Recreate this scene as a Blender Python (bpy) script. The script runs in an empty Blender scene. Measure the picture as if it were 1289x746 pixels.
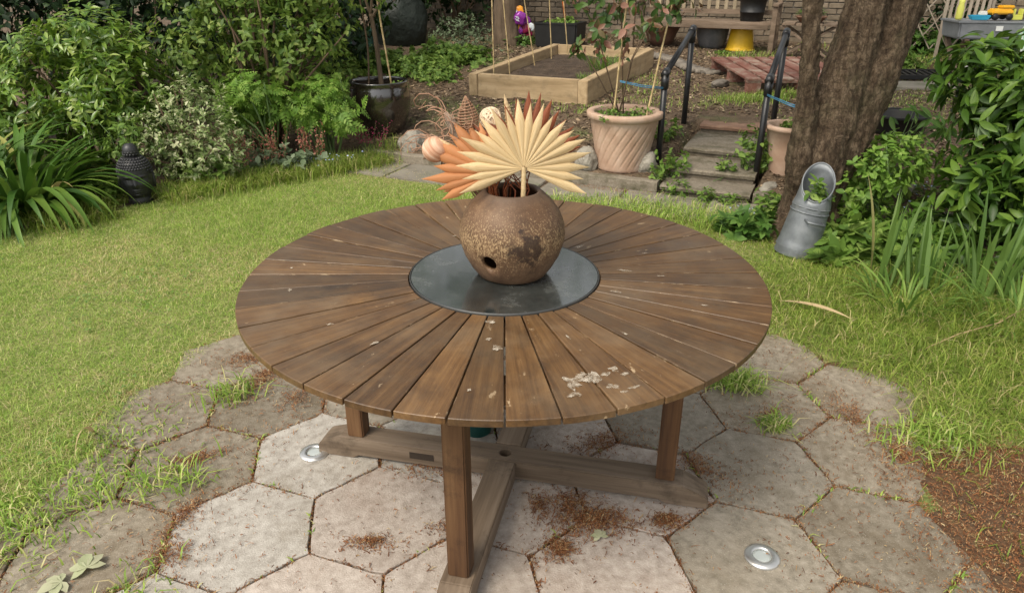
import bpy, bmesh, math, random
import numpy as np
from mathutils import Vector, Matrix, noise, Euler
R = math.radians
random.seed(7)
rng = np.random.default_rng(11)
sc = bpy.context.scene
col = sc.collection

# ------------------------------------------------------------------ camera
cd = bpy.data.cameras.new('camera'); cam = bpy.data.objects.new('camera', cd); col.objects.link(cam)
cd.sensor_width = 36; cd.lens = 25.47; cd.clip_start = .05; cd.clip_end = 400
CAMP = Vector((.022, -1.97, 1.57))
cam.location = CAMP; cam.rotation_euler = (R(90 - 24.884), 0, 0)
sc.camera = cam
# ------------------------------------------------------------------ sky and sun
SUN_EL, SUN_AZ = R(52), R(222)          # high soft sun, behind and left of the viewer
w = bpy.data.worlds.new('World'); sc.world = w; w.use_nodes = True
nt = w.node_tree; nt.nodes.clear()
sky = nt.nodes.new('ShaderNodeTexSky'); sky.sky_type = 'NISHITA'; sky.sun_disc = False
sky.sun_elevation = SUN_EL; sky.sun_rotation = SUN_AZ; sky.air_density = 1.0; sky.dust_density = 3.0; sky.ozone_density = 1.0
hs = nt.nodes.new('ShaderNodeHueSaturation'); hs.inputs['Saturation'].default_value = .10
bg = nt.nodes.new('ShaderNodeBackground'); bg.inputs['Strength'].default_value = .13
ow = nt.nodes.new('ShaderNodeOutputWorld')
nt.links.new(sky.outputs[0], hs.inputs['Color']); nt.links.new(hs.outputs[0], bg.inputs['Color']); nt.links.new(bg.outputs[0], ow.inputs['Surface'])
sd = bpy.data.lights.new('sun', 'SUN'); sd.energy = 1.4; sd.angle = R(24); sd.color = (1, .87, .68)
so = bpy.data.objects.new('sun', sd); col.objects.link(so)
# light travels from the sun direction (azimuth measured from +Y, clockwise)
sv = Vector((math.sin(SUN_AZ) * math.cos(SUN_EL), math.cos(SUN_AZ) * math.cos(SUN_EL), math.sin(SUN_EL)))
so.rotation_euler = (-sv).to_track_quat('-Z', 'Y').to_euler(); so.location = sv * 20
sc.view_settings.view_transform = 'Standard'; sc.view_settings.look = 'None'
sc.view_settings.exposure = .88; sc.view_settings.gamma = 1; sc.view_settings.use_curve_mapping = False

# ------------------------------------------------------------------ helpers: materials
def _mat(name):
    m = bpy.data.materials.new(name); m.use_nodes = True; n = m.node_tree; n.nodes.clear()
    return m, n, n.nodes.new, n.links.new
def ramp(new, stops):
    r = new('ShaderNodeValToRGB'); e = r.color_ramp.elements
    while len(e) < len(stops): e.new(.5)
    for q, (p, c) in zip(e, stops): q.position = p; q.color = (*c, 1) if len(c) == 3 else c
    return r
def mat(name, stops, scale=6, rough=.8, bump=.25, bscale=None, stretch=(1, 1, 1), detail=6, metal=0, rand=.0, spec=.4,
        speck=None, coord='Object', bdist=.01, coat=0, dirt=None):
    """noise-driven colour, second noise for relief; speck=(colour, scale, threshold) adds small spots; dirt=(colour, scale, lo, hi)"""
    m, n, new, link = _mat(name)
    tc = new('ShaderNodeTexCoord'); mp = new('ShaderNodeMapping'); mp.inputs['Scale'].default_value = stretch
    oi = new('ShaderNodeObjectInfo')
    ad = new('ShaderNodeVectorMath'); ad.operation = 'MULTIPLY_ADD'
    ad.inputs[1].default_value = (17, 13, 11); link(oi.outputs['Random'], ad.inputs[0]); link(tc.outputs[coord], ad.inputs[2])
    link(ad.outputs[0] if coord == 'Object' and rand else tc.outputs[coord], mp.inputs[0])
    nz = new('ShaderNodeTexNoise'); nz.inputs['Scale'].default_value = scale; nz.inputs['Detail'].default_value = detail; nz.inputs['Roughness'].default_value = .62
    link(mp.outputs[0], nz.inputs['Vector'])
    cr = ramp(new, stops); link(nz.outputs[0], cr.inputs[0]); c = cr.outputs[0]
    if dirt:
        d2 = new('ShaderNodeTexNoise'); d2.inputs['Scale'].default_value = dirt[1]; d2.inputs['Detail'].default_value = 8; d2.inputs['Roughness'].default_value = .7
        link(ad.outputs[0] if rand else tc.outputs[coord], d2.inputs['Vector'])
        mr = new('ShaderNodeMapRange'); mr.inputs[1].default_value = dirt[2]; mr.inputs[2].default_value = dirt[3]; link(d2.outputs[0], mr.inputs[0])
        mx = new('ShaderNodeMixRGB'); mx.inputs[2].default_value = (*dirt[0], 1); link(mr.outputs[0], mx.inputs[0]); link(c, mx.inputs[1]); c = mx.outputs[0]
    if speck:
        s2 = new('ShaderNodeTexNoise'); s2.inputs['Scale'].default_value = speck[1]; s2.inputs['Detail'].default_value = 2; link(tc.outputs[coord], s2.inputs['Vector'])
        mr = new('ShaderNodeMapRange'); mr.inputs[1].default_value = speck[2]; mr.inputs[2].default_value = speck[2] + .06; link(s2.outputs[0], mr.inputs[0])
        mx = new('ShaderNodeMixRGB'); mx.inputs[2].default_value = (*speck[0], 1); link(mr.outputs[0], mx.inputs[0]); link(c, mx.inputs[1]); c = mx.outputs[0]
    if rand:
        hv = new('ShaderNodeHueSaturation'); mr = new('ShaderNodeMapRange'); mr.inputs[3].default_value = 1 - rand; mr.inputs[4].default_value = 1 + rand
        link(oi.outputs['Random'], mr.inputs[0]); link(mr.outputs[0], hv.inputs['Value']); link(c, hv.inputs['Color']); c = hv.outputs[0]
    p = new('ShaderNodeBsdfPrincipled'); p.inputs['Roughness'].default_value = rough; p.inputs['Metallic'].default_value = metal
    p.inputs['Specular IOR Level'].default_value = spec; p.inputs['Coat Weight'].default_value = coat; p.inputs['Coat Roughness'].default_value = .15
    link(c, p.inputs['Base Color'])
    if bump:
        b2 = new('ShaderNodeTexNoise'); b2.inputs['Scale'].default_value = bscale or scale * 6; b2.inputs['Detail'].default_value = 5; link(mp.outputs[0], b2.inputs['Vector'])
        bp = new('ShaderNodeBump'); bp.inputs['Strength'].default_value = bump; bp.inputs['Distance'].default_value = bdist
        link(b2.outputs[0], bp.inputs['Height']); link(bp.outputs[0], p.inputs['Normal'])
    o = new('ShaderNodeOutputMaterial'); link(p.outputs[0], o.inputs[0])
    return m
def leafmat(name, stops, rough=.5, trans=.3, spec=.35, val=.25):
    gain = .84 if 'leaf' in name else 1.0
    """leaf: colour picked per leaf, faint mottling, some light let through"""
    m, n, new, link = _mat(name)
    g = new('ShaderNodeNewGeometry'); oi = new('ShaderNodeObjectInfo')
    a = new('ShaderNodeMath'); a.operation = 'ADD'; link(g.outputs['Random Per Island'], a.inputs[0]); link(oi.outputs['Random'], a.inputs[1])
    fr = new('ShaderNodeMath'); fr.operation = 'FRACT'; link(a.outputs[0], fr.inputs[0])
    cr = ramp(new, stops); link(fr.outputs[0], cr.inputs[0])
    tc = new('ShaderNodeTexCoord'); nz = new('ShaderNodeTexNoise'); nz.inputs['Scale'].default_value = 9; link(tc.outputs['Object'], nz.inputs['Vector'])
    mr = new('ShaderNodeMapRange'); mr.inputs[3].default_value = (1 - val) * gain; mr.inputs[4].default_value = (1 + val) * gain; link(nz.outputs[0], mr.inputs[0])
    hv = new('ShaderNodeHueSaturation'); link(cr.outputs[0], hv.inputs['Color']); link(mr.outputs[0], hv.inputs['Value'])
    p = new('ShaderNodeBsdfPrincipled'); p.inputs['Roughness'].default_value = rough; p.inputs['Specular IOR Level'].default_value = spec
    link(hv.outputs[0], p.inputs['Base Color'])
    t = new('ShaderNodeBsdfTranslucent'); hv2 = new('ShaderNodeHueSaturation'); hv2.inputs['Value'].default_value = 1.2; hv2.inputs['Hue'].default_value = .49
    link(hv.outputs[0], hv2.inputs['Color']); link(hv2.outputs[0], t.inputs['Color'])
    mx = new('ShaderNodeMixShader'); mx.inputs[0].default_value = trans; link(p.outputs[0], mx.inputs[1]); link(t.outputs[0], mx.inputs[2])
    o = new('ShaderNodeOutputMaterial'); link(mx.outputs[0], o.inputs[0])
    return m
def plain(name, c, rough=.6, metal=0, var=.12, bump=.1, scale=12, **k):
    return mat(name, [(.3, tuple(x * (1 - var) for x in c)), (.7, tuple(min(1, x * (1 + var)) for x in c))], scale=scale, rough=rough, metal=metal, bump=bump, **k)

# ------------------------------------------------------------------ helpers: objects
def tag(o, label=None, cat=None, group=None, kind=None):
    if label: o['label'] = label
    if cat: o['category'] = cat
    if group: o['group'] = group
    if kind: o['kind'] = kind
    return o
def thing(name, label, cat, loc=(0, 0, 0), rz=0, group=None):
    o = bpy.data.objects.new(name, None); col.objects.link(o); o.empty_display_size = .1
    o.location = loc; o.rotation_euler = (0, 0, rz)
    return tag(o, label, cat, group)
def link_mesh(name, me, m=None, parent=None, smooth=False):
    if m is not None and len(me.materials) == 0: me.materials.append(m)
    if smooth and len(me.polygons): me.polygons.foreach_set('use_smooth', [True] * len(me.polygons))
    o = bpy.data.objects.new(name, me); col.objects.link(o); o.parent = parent
    return o
def quads(name, V, F):
    """fast mesh from numpy verts (n,3) and quad faces (k,4)"""
    me = bpy.data.meshes.new(name); V = np.asarray(V, np.float32); F = np.asarray(F, np.int32)
    me.vertices.add(len(V)); me.vertices.foreach_set('co', V.ravel())
    me.loops.add(F.size); me.loops.foreach_set('vertex_index', F.ravel())
    me.polygons.add(len(F)); me.polygons.foreach_set('loop_start', np.arange(0, F.size, F.shape[1], dtype=np.int32))
    me.update(calc_edges=True)
    return me
class MB:
    def __init__(s): s.v = []; s.f = []
    def add(s, vs, fs):
        k = len(s.v); s.v += [tuple(v) for v in vs]; s.f += [tuple(i + k for i in f) for f in fs]; return s
    def box(s, c, d, rot=None, taper=1.0):
        vs = []
        for z in (-1, 1):
            t = taper if z > 0 else 1
            for x, y in ((-1, -1), (1, -1), (1, 1), (-1, 1)):
                p = Vector((x * d[0] / 2 * t, y * d[1] / 2 * t, z * d[2] / 2))
                if rot is not None: p = rot @ p
                vs.append(p + Vector(c))
        return s.add(vs, [(3, 2, 1, 0), (4, 5, 6, 7), (0, 1, 5, 4), (1, 2, 6, 5), (2, 3, 7, 6), (3, 0, 4, 7)])
    def bar(s, a, b, wd, th, up=(0, 0, 1)):
        a, b = Vector(a), Vector(b); y = (b - a).normalized(); x = y.cross(Vector(up)).normalized(); z = x.cross(y)
        rot = Matrix((x, y, z)).transposed()
        return s.box((a + b) / 2, (wd, (b - a).length, th), rot)
    def tube(s, pts, rad, n=8, cap=True):
        pts = [Vector(p) for p in pts]
        if not hasattr(rad, '__len__'): rad = [rad] * len(pts)
        k = len(s.v); prev = None
        for i, p in enumerate(pts):
            t = (pts[min(i + 1, len(pts) - 1)] - pts[max(i - 1, 0)]).normalized()
            if prev is None: prev = t.orthogonal().normalized()
            x = (prev - t * prev.dot(t)).normalized(); y = t.cross(x); prev = x
            for j in range(n):
                a = 2 * math.pi * j / n
                s.v.append(tuple(p + (x * math.cos(a) + y * math.sin(a)) * rad[i]))
        for i in range(len(pts) - 1):
            for j in range(n):
                s.f.append((k + i * n + j, k + i * n + (j + 1) % n, k + (i + 1) * n + (j + 1) % n, k + (i + 1) * n + j))
        if cap:
            s.f.append(tuple(k + j for j in reversed(range(n)))); s.f.append(tuple(k + (len(pts) - 1) * n + j for j in range(n)))
        return s
    def lathe(s, prof, n=40, c=(0, 0, 0), wob=0):
        k = len(s.v)
        for r, z in prof:
            for j in range(n):
                a = 2 * math.pi * j / n
                rr = r * (1 + wob * noise.noise((math.cos(a) * 1.3 + 5, math.sin(a) * 1.3, z * 4)))
                s.v.append((c[0] + rr * math.cos(a), c[1] + rr * math.sin(a), c[2] + z))
        for i in range(len(prof) - 1):
            for j in range(n):
                s.f.append((k + i * n + j, k + i * n + (j + 1) % n, k + (i + 1) * n + (j + 1) % n, k + (i + 1) * n + j))
        return s
    def prism(s, poly, z0, z1):
        n = len(poly); vs = [(x, y, z0) for x, y in poly] + [(x, y, z1) for x, y in poly]
        return s.add(vs, [tuple(reversed(range(n))), tuple(range(n, 2 * n))] + [(i, (i + 1) % n, n + (i + 1) % n, n + i) for i in range(n)])
    def mesh(s, name, bevel=0, seg=2):
        me = bpy.data.meshes.new(name); me.from_pydata(s.v, [], s.f); me.update()
        if bevel:
            b = bmesh.new(); b.from_mesh(me); bmesh.ops.recalc_face_normals(b, faces=b.faces)
            bmesh.ops.bevel(b, geom=[e for e in b.edges if len(e.link_faces) == 2 and e.calc_face_angle(0) > .4], offset=bevel, segments=seg, affect='EDGES')
            b.to_mesh(me); b.free()
        return me
    def build(s, name, m, parent=None, smooth=False, bevel=0, seg=2):
        return link_mesh(name, s.mesh(name, bevel, seg), m, parent, smooth)
def rock_mesh(name, d, seed, sub=3, rough=.28):
    b = bmesh.new(); bmesh.ops.create_icosphere(b, subdivisions=sub, radius=1)
    for v in b.verts:
        q = v.co.copy(); k = 1 + rough * noise.noise(q * 1.4 + Vector((seed * 3.1, 0, 0))) + rough * .4 * noise.noise(q * 4 + Vector((0, seed, 0)))
        k = min(k, 1.06); v.co = Vector((q.x * k * d[0], q.y * k * d[1], q.z * k * d[2]))
    me = bpy.data.meshes.new(name); b.to_mesh(me); b.free(); return me
def evaluated(o, name):
    dg = bpy.context.evaluated_depsgraph_get(); dg.update()
    me = bpy.data.meshes.new_from_object(o.evaluated_get(dg)); me.name = name; return me
def boolean_cut(o, cutter_mb):
    c = cutter_mb.build('cutter', None); md = o.modifiers.new('b', 'BOOLEAN'); md.object = c; md.operation = 'DIFFERENCE'; md.solver = 'EXACT'
    me = evaluated(o, o.name); o.modifiers.clear(); o.data = me; bpy.data.objects.remove(c)

# ------------------------------------------------------------------ helpers: foliage
def leaf_t(n=4, wmax=.32, peak=.4, fold=.15, bend=.25, tip=.03, wave=0):
    """leaf along +Y, length 1, normal +Z, two columns folded on the midrib"""
    V = []; F = []
    for i in range(n + 1):
        t = i / n
        wd = wmax / 2 * (math.sin(math.pi * min(1, t / peak) / 2) if t < peak else math.cos(math.pi / 2 * (t - peak) / (1 - peak)) ** .8)
        wd = max(wd, tip if i else tip)
        y = t; z = -bend * t * t + wave * math.sin(t * 9)
        V += [(-wd, y, z + fold * wd * 2), (0, y, z), (wd, y, z + fold * wd * 2)]
    for i in range(n):
        for j in range(2): F.append((i * 3 + j, i * 3 + j + 1, i * 3 + j + 4, i * 3 + j + 3))
    return np.array(V), np.array(F)
def join_t(parts):
    V = []; F = []; k = 0
    for (v, f), M in parts:
        V.append((np.c_[v, np.ones(len(v))] @ np.array(M).T)[:, :3]); F.append(f + k); k += len(v)
    return np.vstack(V), np.vstack(F)
def lobed_t(k=5, spread=130, sub=None, base=0.0):
    sub = sub or leaf_t(3, .45, .55, .1, .15)
    P = []
    for i in range(k):
        a = R(-spread / 2 + spread * i / (k - 1)); l = 1 - .35 * abs(i - (k - 1) / 2) / ((k - 1) / 2)
        P.append((sub, Matrix.Translation((0, base, 0)) @ Matrix.Rotation(a, 4, 'Z') @ Matrix.Scale(l, 4)))
    return join_t(P)
def frond_t(pairs=4):
    sub = leaf_t(2, .5, .5, .1, .2); P = []
    for i in range(pairs):
        t = .2 + .75 * i / pairs; l = .42 * (1 - .55 * i / pairs)
        for sgn in (-1, 1): P.append((sub, Matrix.Translation((0, t, -.2 * t * t)) @ Matrix.Rotation(sgn * R(58), 4, 'Z') @ Matrix.Scale(l, 4)))
    P.append((sub, Matrix.Translation((0, .85, -.15)) @ Matrix.Scale(.25, 4))); P.append((leaf_t(3, .03, .3, 0, .2, .01), Matrix.Identity(4)))
    return join_t(P)
def frames(Y, N):
    Y = Y / np.linalg.norm(Y, axis=1, keepdims=True)
    X = np.cross(Y, N); X /= np.linalg.norm(X, axis=1, keepdims=True) + 1e-9
    return X, Y, np.cross(X, Y)
def scatter(name, T, P, Y, N, S):
    v, f = T; X, Y, Z = frames(Y, N); S = np.asarray(S)[:, None, None]
    W = P[:, None, :] + S * (v[None, :, 0:1] * X[:, None] + v[None, :, 1:2] * Y[:, None] + v[None, :, 2:3] * Z[:, None])
    F = (f[None] + (np.arange(len(P)) * len(v))[:, None, None]).reshape(-1, 4)
    return quads(name, W.reshape(-1, 3), F)
def leaf_objs(name, T, P, Y, N, S, m, root):
    me = quads(name, *T); me.materials.append(m); me.polygons.foreach_set('use_smooth', [True] * len(me.polygons))
    X, Y, Z = frames(Y, N)
    for i in range(len(P)):
        o = bpy.data.objects.new(name, me); col.objects.link(o); o.parent = root
        o.matrix_local = Matrix(((X[i, 0] * S[i], Y[i, 0] * S[i], Z[i, 0] * S[i], P[i, 0]),
                                 (X[i, 1] * S[i], Y[i, 1] * S[i], Z[i, 1] * S[i], P[i, 1]), (X[i, 2] * S[i], Y[i, 2] * S[i], Z[i, 2] * S[i], P[i, 2]), (0, 0, 0, 1)))
def unit(n):
    a = rng.normal(size=(n, 3)); return a / np.linalg.norm(a, axis=1, keepdims=True)
def bush(name, label, cat, base, blobs, shoots, per, T, size, m, stem_m=None, nparts=0, leafname='leaf', up=.35, whorl=.75, jit=.25,
         droop=0., shell=(.62, 1.03), group=None, nstems=14, stem_r=.012, part='foliage', rough=.22, zmin=.03):
    """a shrub: shoot tips spread through the outer volume of lobed blobs, each carrying a whorl of leaves"""
    root = thing(name, label, cat, base, 0, group)
    B = np.array([b for b in blobs], float); A = (B[:, 3] * B[:, 4] + B[:, 3] * B[:, 5] + B[:, 4] * B[:, 5]); A /= A.sum()
    k = rng.choice(len(B), shoots, p=A); d = unit(shoots)
    lump = np.array([1 + rough * noise.noise(Vector(q * 2.6) + Vector((base[0] * 7, base[1], int(i)))) * 1.6 for q, i in zip(d, k)])
    rad = (rng.random(shoots) ** .55 * (shell[1] - shell[0]) + shell[0]) * lump
    tips = B[k, :3] + d * B[k, 3:6] * rad[:, None]
    keep = tips[:, 2] > zmin; tips = tips[keep]; d = d[keep]; n = len(tips)
    ax = d * (1 - up) + np.array([0, 0, up]) + rng.normal(size=(n, 3)) * jit; ax /= np.linalg.norm(ax, axis=1, keepdims=True)
    P = np.repeat(tips, per, 0); AX = np.repeat(ax, per, 0); m_ = len(P)
    r = unit(m_); r -= AX * (r * AX).sum(1, keepdims=True); r /= np.linalg.norm(r, axis=1, keepdims=True)
    Y = AX * (1 - whorl) + r * whorl + np.array([0, 0, -droop]) + rng.normal(size=(m_, 3)) * .12
    N = AX * 1.0 + np.array([0, 0, .5]) - r * .2 + rng.normal(size=(m_, 3)) * .25
    P = P + AX * (rng.random((m_, 1)) - .75) * size * .9
    S = size * rng.uniform(.65, 1.2, m_)
    P[:, 2] = np.maximum(P[:, 2], .015)
    idx = np.arange(m_)
    if nparts:
        wp = P + np.array(base); tocam = np.array(CAMP) - wp; dist = np.linalg.norm(tocam, axis=1)
        face = (AX * tocam).sum(1) / dist; outer = np.repeat(rad[keep], per)
        sel = np.argsort(-(face + 1.2 * outer + .4 * S / size))[:nparts]
        leaf_objs(leafname, T, P[sel], Y[sel], N[sel], S[sel], m, root)
        idx = np.setdiff1d(idx, sel)
    if len(idx):
        o = link_mesh(part, scatter(part, T, P[idx], Y[idx], N[idx], S[idx]), m, root, True); o['kind'] = 'stuff'
    if stem_m:
        mb = MB()
        for i in rng.choice(n, min(nstems, n), replace=False):
            t = Vector(tips[i]); b0 = Vector((rng.normal() * .04, rng.normal() * .04, -.03)); mid = b0.lerp(t, .5) + Vector((rng.normal() * .04, rng.normal() * .04, t.z * .15))
            mb.tube([b0, mid, t], [stem_r, stem_r * .75, stem_r * .35], 5)
        mb.build('stems', stem_m, root, True)
    return root

# ------------------------------------------------------------------ terrain
GA = R(-24)                                          # the upper garden is laid out at 24 degrees to the table
def UV(x, y): return .9135 * x - .4067 * y, .4067 * x + .9135 * y
def XY(u, v): return .9135 * u + .4067 * v, -.4067 * u + .9135 * v
VS = [-90, 3.40, 3.44, 3.63, 4.0, 4.6, 5, 9.5, 14, 90]; ZS = [0, 0, .085, .10, .18, .27, .30, .53, .6, .6]
def terr(x, y):
    return np.interp(UV(x, y)[1], VS, ZS)
def gz(x, y): return float(terr(x, y))
PATIO = np.array([(-1.5, -.34), (-1.49, -.1), (-1.44, .16), (-1.44, .46), (-1.33, .72), (-1.22, .97), (-.8, 1.3), (0, 1.42), (.8, 1.25), (1.23, .97), (1.41, .75),
                  (1.62, .53), (1.5, .16), (1.38, -.02), (1.33, -.34), (1.35, -.6), (1.5, -1.3), (1.6, -4), (-1.8, -4), (-1.7, -1.2)])
def inside(poly, x, y):
    r = np.zeros(np.shape(x), bool); j = len(poly) - 1
    for i in range(len(poly)):
        xi, yi = poly[i]; xj, yj = poly[j]
        c = ((yi > y) != (yj > y)) & (x < (xj - xi) * (y - yi) / (yj - yi + 1e-12) + xi); r ^= c; j = i
    return r
def poly_dist(poly, x, y):
    d = np.full(np.shape(x), 9e9)
    for i in range(len(poly)):
        a = poly[i - 1]; b = poly[i]; ab = b - a; t = np.clip(((x - a[0]) * ab[0] + (y - a[1]) * ab[1]) / (ab @ ab), 0, 1)
        d = np.minimum(d, np.hypot(x - a[0] - t * ab[0], y - a[1] - t * ab[1]))
    return d
def vnoise(x, y, s=1.0, o=0.0):
    return np.array([noise.noise((float(a) * s + o, float(b) * s, o)) for a, b in zip(np.ravel(x), np.ravel(y))]).reshape(np.shape(x))

M = {}
M['soil'] = mat('garden_soil', [(.25, (.055, .038, .023)), (.5, (.115, .078, .047)), (.75, (.19, .135, .085))], scale=9, bump=1, bscale=45, bdist=.03, rough=.95, speck=((.2, .14, .09), 60, .62), dirt=((.12, .14, .045), 1.3, .54, .68))
M['turf'] = mat('turf_soil', [(.3, (.13, .17, .04)), (.5, (.20, .22, .065)), (.7, (.28, .25, .11))], scale=7, bump=.8, bscale=70, bdist=.02, rough=.95)
M['joint'] = mat('joint_soil', [(.3, (.06, .04, .025)), (.6, (.14, .08, .04)), (.8, (.12, .12, .04))], scale=14, bump=1, bscale=80, bdist=.01, rough=.95)
def axis(lo, hi, step, far, k):
    a = list(np.arange(lo, hi + 1e-6, step)); s = step
    while a[-1] < far: s *= k; a.append(a[-1] + s)
    s = step
    while a[0] > -far: s *= k; a.insert(0, a[0] - s)
    return np.array(a)
gx = axis(-4.4, 6.2, .055, 120, 1.3); gy = axis(-1.4, 10.4, .055, 120, 1.3)
X, Y = np.meshgrid(gx, gy); U_, V_ = UV(X, Y)
Z = terr(X, Y)
Z = np.where((np.abs(U_ - .03) < .36) & (V_ > 3.36) & (V_ < 4.75), np.minimum(Z, np.interp(V_, [3.3, 3.6, 4, 4.6, 4.75], [-.06, .0, .07, .15, .22])), Z)
inp = inside(PATIO, X, Y); pd = poly_dist(PATIO, X, Y)
near = (np.abs(X) < 7) & (Y > -2) & (Y < 11)
nzv = np.zeros_like(X); nzv[near] = vnoise(X[near], Y[near], 2.3) * .012 + vnoise(X[near], Y[near], 7, 3) * .006
nzv *= np.clip((V_ - 3.5) * 2, .35, 2.2)
Z = np.where(inp & (pd > .03), -.007, Z + nzv + np.where(inp, 0, .004))
Zs = Z
ny, nx = X.shape
ii = np.arange(ny * nx).reshape(ny, nx)
F = np.stack([ii[:-1, :-1], ii[:-1, 1:], ii[1:, 1:], ii[1:, :-1]], -1).reshape(-1, 4)
me = quads('ground', np.stack([X, Y, Z], -1).reshape(-1, 3), F)
for k in ('soil', 'turf', 'joint'): me.materials.append(M[k])
fx = X.ravel()[F].mean(1); fy = Y.ravel()[F].mean(1); fu, fv = UV(fx, fy)
# back edge of the lawn (flower bed begins) in plan
LAWN = np.array([(-9, -8), (-9, 1.2), (-3.6, 2.1), (-3.0, 2.5), (-2.62, 2.93), (-2.1, 3.4), (-1.5, 3.85), (-1.1, 4.15), (-.3, 3.62), (.3, 3.05), (1.1, 2.62), (1.55, 2.35), (1.75, 1.9), (2.3, 1.6), (4, 1.5), (9, 1), (9, -8)])
mi = np.where(inside(LAWN, fx, fy), 1, 0); mi = np.where(inside(PATIO, fx, fy) & (poly_dist(PATIO, fx, fy) > .02), 2, mi)
LIT = np.array([(1.40, .10), (1.70, .15), (2.2, .05), (2.6, -1), (1.25, -1), (1.3, -.45)])
mi = np.where(inside(LIT, fx, fy), 2, mi)
me.polygons.foreach_set('material_index', mi.astype(np.int32))
ground = link_mesh('ground', me, None, None, True); ground['kind'] = 'structure'

# ------------------------------------------------------------------ patio: hexagonal pavers
M['paver'] = mat('concrete_paver', [(.3, (.18, .158, .122)), (.5, (.265, .234, .184)), (.72, (.345, .307, .25))], scale=34, detail=12, rough=.95, spec=.2, bump=.55, bscale=190, bdist=.004, rand=.12, speck=((.36, .33, .28), 210, .64), dirt=((.17, .138, .095), 3.4, .5, .85))
M['paver_pink'] = mat('concrete_paver_pink', [(.3, (.285, .24, .20)), (.5, (.395, .342, .293)), (.72, (.495, .437, .383))], scale=34, detail=12, rough=.95, spec=.2, bump=.55, bscale=190, bdist=.004, rand=.1, speck=((.50, .44, .39), 210, .64), dirt=((.22, .16, .12), 3.2, .5, .85))
M['paver_pale'] = mat('concrete_paver_pale', [(.3, (.29, .262, .225)), (.5, (.40, .37, .325)), (.72, (.50, .47, .42))], scale=34, detail=12, rough=.95, spec=.2, bump=.55, bscale=190, bdist=.004, rand=.1, speck=((.50, .47, .42), 210, .64), dirt=((.21, .175, .125), 3.0, .5, .85))
M['paver_dirty'] = mat('concrete_paver_dirty', [(.3, (.15, .127, .093)), (.5, (.225, .194, .147)), (.72, (.305, .268, .21))], scale=34, detail=12, rough=.95, spec=.2, bump=.55, bscale=190, bdist=.004, rand=.14, speck=((.34, .31, .26), 210, .64), dirt=((.14, .108, .07), 4.2, .46, .74))
patio = bpy.data.objects.new('patio', None); col.objects.link(patio); patio['kind'] = 'structure'
PH = R(10.2); PITCH = .4205; HEX0 = (-.385, -.212)
def hexmesh(seed, cut=None):
    r = random.Random(seed); Rv = (PITCH - .0075) / math.sqrt(3)
    poly = []
    for k in range(6):
        a = R(30 + 60 * k); b = R(90 + 60 * k)
        p = Vector((math.cos(a), math.sin(a))) * Rv; q = Vector((math.cos(b), math.sin(b))) * Rv
        for t in (0, .12, .35, .6, .85):
            e = p.lerp(q, t); j = .0028 if t else .006
            poly.append((e.x + r.uniform(-j, j), e.y + r.uniform(-j, j)))
    mb = MB(); n = len(poly)
    sh = [(x * .992, y * .992) for x, y in poly]
    mb.add([(x, y, -.045) for x, y in poly] + [(x, y, -.003) for x, y in poly] + [(x, y, 0) for x, y in sh],
           [(i, (i + 1) % n, n + (i + 1) % n, n + i) for i in range(n)] + [(n + i, n + (i + 1) % n, 2 * n + (i + 1) % n, 2 * n + i) for i in range(n)] + [tuple(range(2 * n, 3 * n))])
    return mb.mesh('paver')
HM = {}
for k in ('paver', 'paver_pink', 'paver_pale', 'paver_dirty'):
    HM[k] = []
    for s_ in range(3):
        q = hexmesh(s_); q.materials.append(M[k]); HM[k].append(q)
def lat(i, j):
    a = PH; b = PH + R(60); return HEX0[0] + PITCH * (i * math.cos(a) + j * math.cos(b)), HEX0[1] + PITCH * (i * math.sin(a) + j * math.sin(b))
for i in range(-9, 10):
    for j in range(-8, 8):
        x, y = lat(i, j)
        ins = bool(inside(PATIO, np.array(x), np.array(y))); dd = float(poly_dist(PATIO, np.array(x), np.array(y)))
        if not (ins or dd < .17) or y < -2.6: continue
        rr = random.Random(i * 31 + j)
        kind = 'paver_pale' if (i, j) in ((0, 0), (-1, 1), (-1, 0), (0, -1), (-1, -1), (1, -1), (0, 1)) else 'paver'
        if (i, j) in ((1, 0), (2, -1), (2, 0), (0, 0), (1, 1), (1, -1), (2, -2), (0, -1)): kind = 'paver_pink'
        if math.hypot(x, y + .35) > 1.02: kind = 'paver_dirty'
        o = bpy.data.objects.new('paver', HM[kind][rr.randrange(3)]); col.objects.link(o); o.parent = patio
        o.location = (x, y, .003 + rr.uniform(-.002, .003)); o.rotation_euler = (R(rr.uniform(-.35, .35)), R(rr.uniform(-.35, .35)), PH + R(60 * rr.randrange(6)))

# ------------------------------------------------------------------ path, kerb, steps
M['conc'] = mat('old_concrete', [(.25, (.13, .115, .09)), (.5, (.22, .195, .155)), (.8, (.30, .27, .22))], scale=6, rough=.92, bump=.5, bscale=90, bdist=.006, rand=.12, dirt=((.08, .085, .04), 3, .5, .7))
M['step'] = mat('step_concrete', [(.3, (.15, .125, .092)), (.5, (.20, .17, .128)), (.7, (.26, .225, .175))], scale=60, detail=10, rough=.92, bump=.6, bscale=80, bdist=.008, rand=.1, dirt=((.065, .06, .03), 4, .48, .66))
M['riser'] = mat('shade_dark_riser', [(.3, (.075, .06, .04)), (.7, (.16, .135, .10))], scale=12, rough=.95, bump=.8, bscale=60)  # darker concrete: shade below the tread overhang is put into the colour
M['brickpav'] = mat('brick_paver', [(.3, (.15, .085, .055)), (.6, (.25, .15, .10)), (.8, (.28, .20, .14))], scale=9, rough=.92, bump=.5, bscale=60, rand=.12)
path = bpy.data.objects.new('path', None); col.objects.link(path); path['kind'] = 'structure'
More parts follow.
